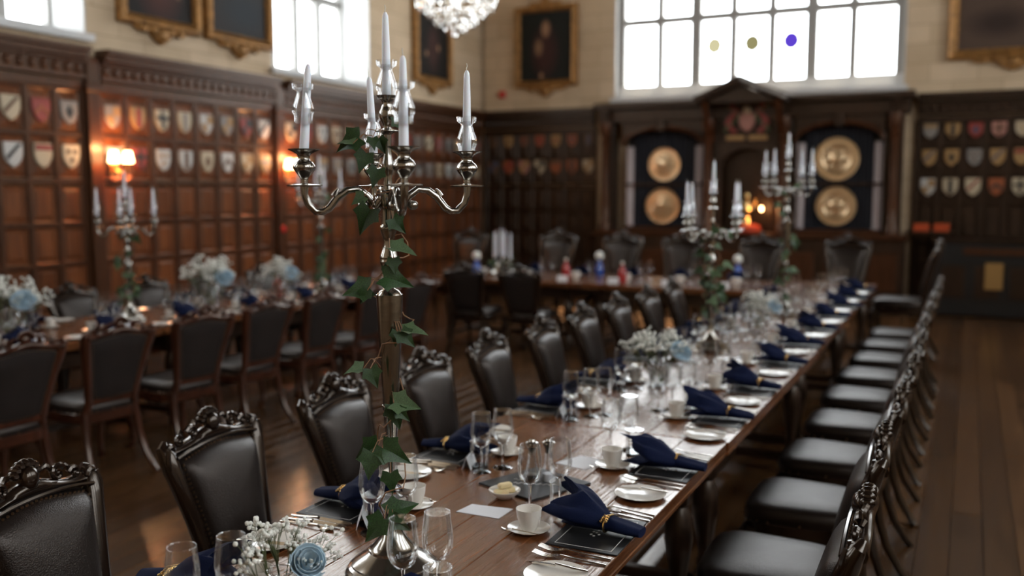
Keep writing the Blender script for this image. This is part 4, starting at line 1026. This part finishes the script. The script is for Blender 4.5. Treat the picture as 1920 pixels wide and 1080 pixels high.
def setting(side, k, y0, xe, tname, full=True, detail=True):
    """side +1: diner sits at +X edge facing -X; -1: sits at the -X edge facing +X"""
    s = side; rz = PI / 2 if s > 0 else -PI / 2
    W = lambda lx, ly, z=TZ: Vector((xe - s * ly, y0 + s * lx, z))
    at = '%s place from the front, %s' % (ORD[k], tname)
    j = lambda a=.008: rnd.uniform(-a, a)
    grp = lambda n_: '%s on %s' % (n_, tname.split(' of ')[-1])
    MAT.put(W(0, 0), rz + j(.03), 'dark place mat at ' + at, grp('place mats'))
    NAPS[k % 3].put(W(j(), -.005 + j(), TZ + .004), rz + j(.12), 'folded navy napkin at ' + at, grp('napkins'))
    RING.put(W(.0 + j(.003), .080, TZ + .006), rz + j(.1), 'gold leaf napkin ring at ' + at, grp('napkin rings'))
    PLATE.put(W(-.325 + j(), .092 + j()), j(3), 'white side plate at ' + at, grp('side plates'))
    SAUCER.put(W(-.07, .285), j(3), 'white saucer at ' + at, grp('saucers'))
    CUPP.put(W(-.07, .285, TZ + .005), rz + .5 + j(.6), 'white coffee cup at ' + at, grp('coffee cups'))
    if detail:
        FORK.put(W(-.205, .004), rz + R(3) + j(.05), 'outer silver fork at ' + at, grp('forks'))
        FORK.put(W(-.165, .006), rz + R(2) + j(.05), 'inner silver fork at ' + at, grp('forks'))
        KNIFE.put(W(.150, .002), rz + j(.05), 'inner silver knife at ' + at, grp('knives'))
        KNIFE.put(W(.178, .002), rz + j(.05), 'outer silver knife at ' + at, grp('knives'))
        SPOON.put(W(.204, .004), rz + j(.05), 'silver spoon at ' + at, grp('spoons'))
        BKNIFE.put(W(-.290, .02, TZ + .0125), rz + R(6) + j(.08), 'butter knife across side plate at ' + at, grp('butter knives'))
        TSPOON.put(W(-.108, .235, TZ + .010), rz + j(.3), 'teaspoon on saucer at ' + at, grp('teaspoons'))
    CARD.put(W(.125 if s < 0 else .175, .235), rz + PI + j(.25) + (.4 if s < 0 else -.3), 'white folded place card at ' + at, grp('place cards'))
    GLASS.put(W(.08 + j(), .345 + j()), j(3), 'inner wine glass at ' + at, grp('wine glasses'))
    GLASS.put(W(.165 + j(), .300 + j()), j(3), 'outer wine glass at ' + at, grp('wine glasses'))
    if k > 2: GLASS.put(W(.02 + j(), .40 + j()), j(3), 'innermost wine glass at ' + at, grp('wine glasses'))
    TUMBLER.put(W(.115 + j(.004), .272 + j(.004)) if s > 0 else W(.115, .27), j(3), 'water tumbler at ' + at, grp('tumblers'))
YR = [1.655, 2.36, 3.04, 3.83, 4.48] + [5.21 + .715 * i for i in range(7)]
YL = [1.56, 2.25, 2.885, 3.70, 4.33] + [5.02 + .70 * i for i in range(6)]
for k, y in enumerate(YR): setting(1, k, y, XE, 'right side of long table', detail=k < 9)
for k, y in enumerate(YL): setting(-1, k, y, XW, 'left side of long table', detail=k < 6)
for k in range(8): setting(1, k, 3.05 + .70 * k, T2C + TW / 2, 'near side of left table', detail=False)
for k in range(7): setting(-1, k, 3.6 + .70 * k, T2C - TW / 2, 'wall side of left table', detail=False)

# ------------------------------------------------------------------ middle of the long table
def flat(name, pts, mat, label, cat, z=TZ, th=.0012, group=None):
    c = (sum(p[0] for p in pts) / 4, sum(p[1] for p in pts) / 4)
    return tag(obj(name, M().prism([(p[0] - c[0], p[1] - c[1]) for p in pts], 0, th), mat, None, (c[0], c[1], z + .0005), smooth=False), label, cat, group)
flat('menu_card', [(-1.335, 2.337), (-1.194, 2.340), (-1.193, 2.433), (-1.324, 2.416)], 'paper', 'white menu card lying flat beside the near coffee cup', 'card')
flat('menu_card', [(-1.27, 2.93), (-1.15, 2.90), (-1.10, 3.02), (-1.22, 3.05)], 'paper', 'white menu card lying behind the pair of glass cruets', 'card')
b_ = flat('table_mat', [(-1.40, 2.60), (-1.17, 2.52), (-1.07, 2.76), (-1.30, 2.84)], 'slate', 'dark table mat with white lettering behind the butter dish', 'table mat', th=.006)
sw = M()
for r_, (ax, ay) in enumerate(((-.075, .0), (-.06, -.035))):
    sw.tube([(ax + i * .006, ay + .30 * i * .006 + .008 * math.sin(i * 1.9), .0066) for i in range(22)], .0010, 4)
obj('lettering', sw, 'ink', b_)
g = thing('butter_dish', 'small white dish of butter on the near table', 'dish', (-1.262, 2.515, TZ))
obj('dish', M().lathe([(0, 0), (.022, 0), (.026, .003), (.048, .022), (.050, .028), (.048, .028), (.030, .010), (0, .007)], 28), 'china', g)
for dx, dy, dz, rz in ((-.006, -.012, .014, .2), (.004, .014, .014, .25), (.0, .002, .032, .5)):
    obj('butter_curl', M().box((0, 0, .008), (.046, .020, .017), .004), 'butter', g, (dx, dy, dz), (0, 0, rz + YAW), smooth=False)
def cruet(loc, lab):
    g = thing('glass_cruet', lab, 'cruet', loc, 0, 'glass cruets in the table middle')
    bd = [(0, 0), (.024, 0), (.026, .004), (.025, .02), (.019, .055), (.013, .085), (.012, .10)]
    obj('bottle', M().lathe(bd + [(r - .0015, z) for r, z in reversed(bd[2:])], 18), 'glass_collar', g)
    obj('pepper_fill', M().lathe([(0, .006), (.022, .006), (.020, .03), (0, .032)], 14), 'table_dark' if 'left' in lab else 'paper', g)
    obj('stopper', M().lathe([(0, .095), (.011, .098), (.012, .112), (.021, .130), (.021, .136), (.013, .140), (.010, .147), (0, .148)], 14), 'silver', g)
cruet((-1.250, 2.69, TZ), 'left one of the pair of stoppered glass cruets'); cruet((-1.203, 2.72, TZ), 'right one of the pair of stoppered glass cruets')

# flowers: jar, gypsophila sprigs, rose
def make_jar():
    g = thing('glass_jar', '', 'vase')
    pf = [(.0, 0), (.034, 0), (.038, .004), (.038, .075), (.030, .088), (.032, .098)]
    obj('glass_wall', M().lathe(pf + [(r - .0018, z + .002) for r, z in reversed(pf[1:])], 20), 'glass', g)
    obj('rim', M().tube([(.032 * math.cos(a * PI / 10), .032 * math.sin(a * PI / 10), .098) for a in range(21)], .0022, 6), 'glass_thick', g)
    obj('water', M().lathe([(0, .004), (.035, .004), (.035, .05), (0, .05)], 18), 'glass_collar', g); return Proto(g)
JAR = make_jar(); SPRIGS = []
for i in range(4):
    rr = random.Random(40 + i); g = thing('gypsophila_sprig', '', 'flower')
    st = M(); fl_ = M(); top = Vector((.006, 0, .125))
    st.tube([(0, 0, .01), (.003, 0, .07), top], .0011, 5)
    for b in range(7):
        a = rr.random() * 6.28; el = rr.uniform(.3, 1.0); L_ = rr.uniform(.03, .065); e = top + Vector((math.cos(a) * el * L_ * .6, math.sin(a) * el * L_ * .6, L_ * (1.1 - .5 * el)))
        st.tube([top - Vector((0, 0, .03)), (top + e) / 2 + Vector((0, 0, -.004)), e], .0006, 4)
        for q in range(3):
            p = e + Vector((rr.uniform(-.012, .012), rr.uniform(-.012, .012), rr.uniform(-.006, .012)))
            st.tube([e - Vector((0, 0, .006)), p], .0005, 3); fl_.ell(p, rr.uniform(.0036, .0050), 7, 5)
    obj('stem', st, 'stem', g); obj('florets', fl_, 'floret', g, kind='stuff'); SPRIGS.append(Proto(g))
def make_rose():
    g = thing('rose', '', 'flower')
    obj('stem', M().tube([(0, 0, -.10), (.002, 0, -.05), (0, 0, -.005)], .002, 6), 'stem', g)
    for i in range(11):
        ring = i / 11; r0 = .006 + .019 * ring; h = .036 - .008 * ring; a0 = i * 2.4; sp = 1.15 + .35 * ring; rings = []
        for v in range(5):
            f = v / 4; row = []
            for u in range(7):
                a = a0 + (u / 6 - .5) * 2 * sp; rr_ = .004 + (r0 - .002) * math.sin(f * 1.75) ** .8 + .010 * ring * max(0, f - .6)
                row.append((rr_ * math.cos(a), rr_ * math.sin(a), -.012 + h * f - .006 * ring * abs(u / 3 - 1) * f))
            rings.append(row + [(p[0] * .96, p[1] * .96, p[2] + .0006) for p in reversed(row)])
        obj('petal', M().loft(rings), 'rose', g)
    return Proto(g)
ROSE = make_rose()
def posy(loc, where, n_, seed, rose=True, sc_=1.0):
    rr = random.Random(seed)
    JAR.put(loc, 0, 'small glass jar vase ' + where, 'jars of small white flowers', scale=(sc_,) * 3)
    for i in range(n_):
        a = i / n_ * 6.28 + rr.uniform(-.2, .2); lean = rr.uniform(.15, .72)
        q = Vector((math.cos(a), math.sin(a), 0))
        SPRIGS[i % 4].put(Vector(loc) + Vector((-q.x * .012, -q.y * .012, .004)) * sc_, 0, '%s sprig clockwise of white gypsophila in jar %s' % (ORD[n_ - 1 - i], where), 'gypsophila ' + where, rot=(-lean * q.y, lean * q.x, rr.random() * 6), scale=(sc_ * rr.uniform(.9, 1.2),) * 3)
    if rose:
        ROSE.put(Vector(loc) + (RGT * .066 + FWD * -.025 + UP * .122) * sc_, 0, 'pale blue rose leaning from the jar ' + where, 'pale blue roses', rot=(.45, .75, 0), scale=(1.55 * sc_,) * 3)
posy((-1.363, 1.585, TZ), 'at the very front', 12, 5)
posy((-1.335, 4.352, TZ), 'midway on the long table', 16, 6, True, 1.35)
posy((-1.27, 6.4, TZ), 'beyond the middle candelabrum', 14, 7, True, 1.35)
posy((-5.60, 3.95, TZ), 'at the front of the left table', 18, 8, True, 1.9)
posy((-5.60, 5.75, TZ), 'in the middle of the left table', 16, 9, True, 1.9)
posy((-5.60, 6.6, TZ), 'at the far part of the left table', 14, 10, True, 1.7)

# ------------------------------------------------------------------ top table things and left-table extras
def bottle(loc, mat, lab, ball):
    g = thing('bottle', lab, 'bottle', loc)
    obj('body', M().lathe([(0, 0), (.042, 0), (.045, .01), (.045, .11), (.03, .145), (.016, .165), (.016, .195), (0, .195)], 16), mat, g)
    if ball: obj('white_ball_top', M().ell((0, 0, .235), (.048, .048, .05), 12, 8), 'floret', g)
    else: obj('cap', M().lathe([(.018, .19), (.018, .22), (0, .222)], 10), 'china', g)
bottle((-4.98, 9.22, TZ), 'blue_glass', 'blue bottle with white ball top, left end of top table', True)
bottle((-3.72, 9.80, TZ), 'blue_glass', 'blue bottle with white ball top, middle of top table', True)
bottle((-2.20, 9.95, TZ), 'blue_glass', 'blue bottle with white ball top, right end of top table', True)
bottle((-4.00, 9.50, TZ), 'red_glass', 'red bottle with white cap left of the middle blue bottle', False)
bottle((-3.27, 9.30, TZ), 'red_glass', 'red bottle with white cap right of the middle blue bottle', False)
bottle((-5.75, 6.75, TZ), 'red_glass', 'red bottle with white cap on the left table', False)
for k in range(6):
    x = -5.1 + .58 * k
    PLATE.put((x, 9.86, TZ), 0, 'white side plate, %s from left on the top table' % ORD[k], 'side plates on top table')
    CUPP.put((x + .12, 9.35, TZ), 1 + k, 'white coffee cup, %s from left on the top table' % ORD[k], 'coffee cups on top table', scale=(1.4,) * 3)
    GLASS.put((x + .18, 9.60, TZ), 0, 'wine glass, %s from left in the top table front row' % ORD[k], 'wine glasses on top table')
    GLASS.put((x + .26, 9.72, TZ), 0, 'wine glass, %s from left in the top table back row' % ORD[k], 'wine glasses on top table')
    TUMBLER.put((x + .30, 9.42, TZ), 0, 'water tumbler, %s from left on the top table' % ORD[k], 'tumblers on top table')
    NAPS[k % 3].put((x - .05, 10.10, TZ), PI + .2, 'folded navy napkin, %s from left on the top table' % ORD[k], 'napkins on top table')
    CARD.put((x + .04, 9.16, TZ), .2, 'white folded card, %s from left on the top table' % ORD[k], 'cards on top table', scale=(1.3,) * 3)
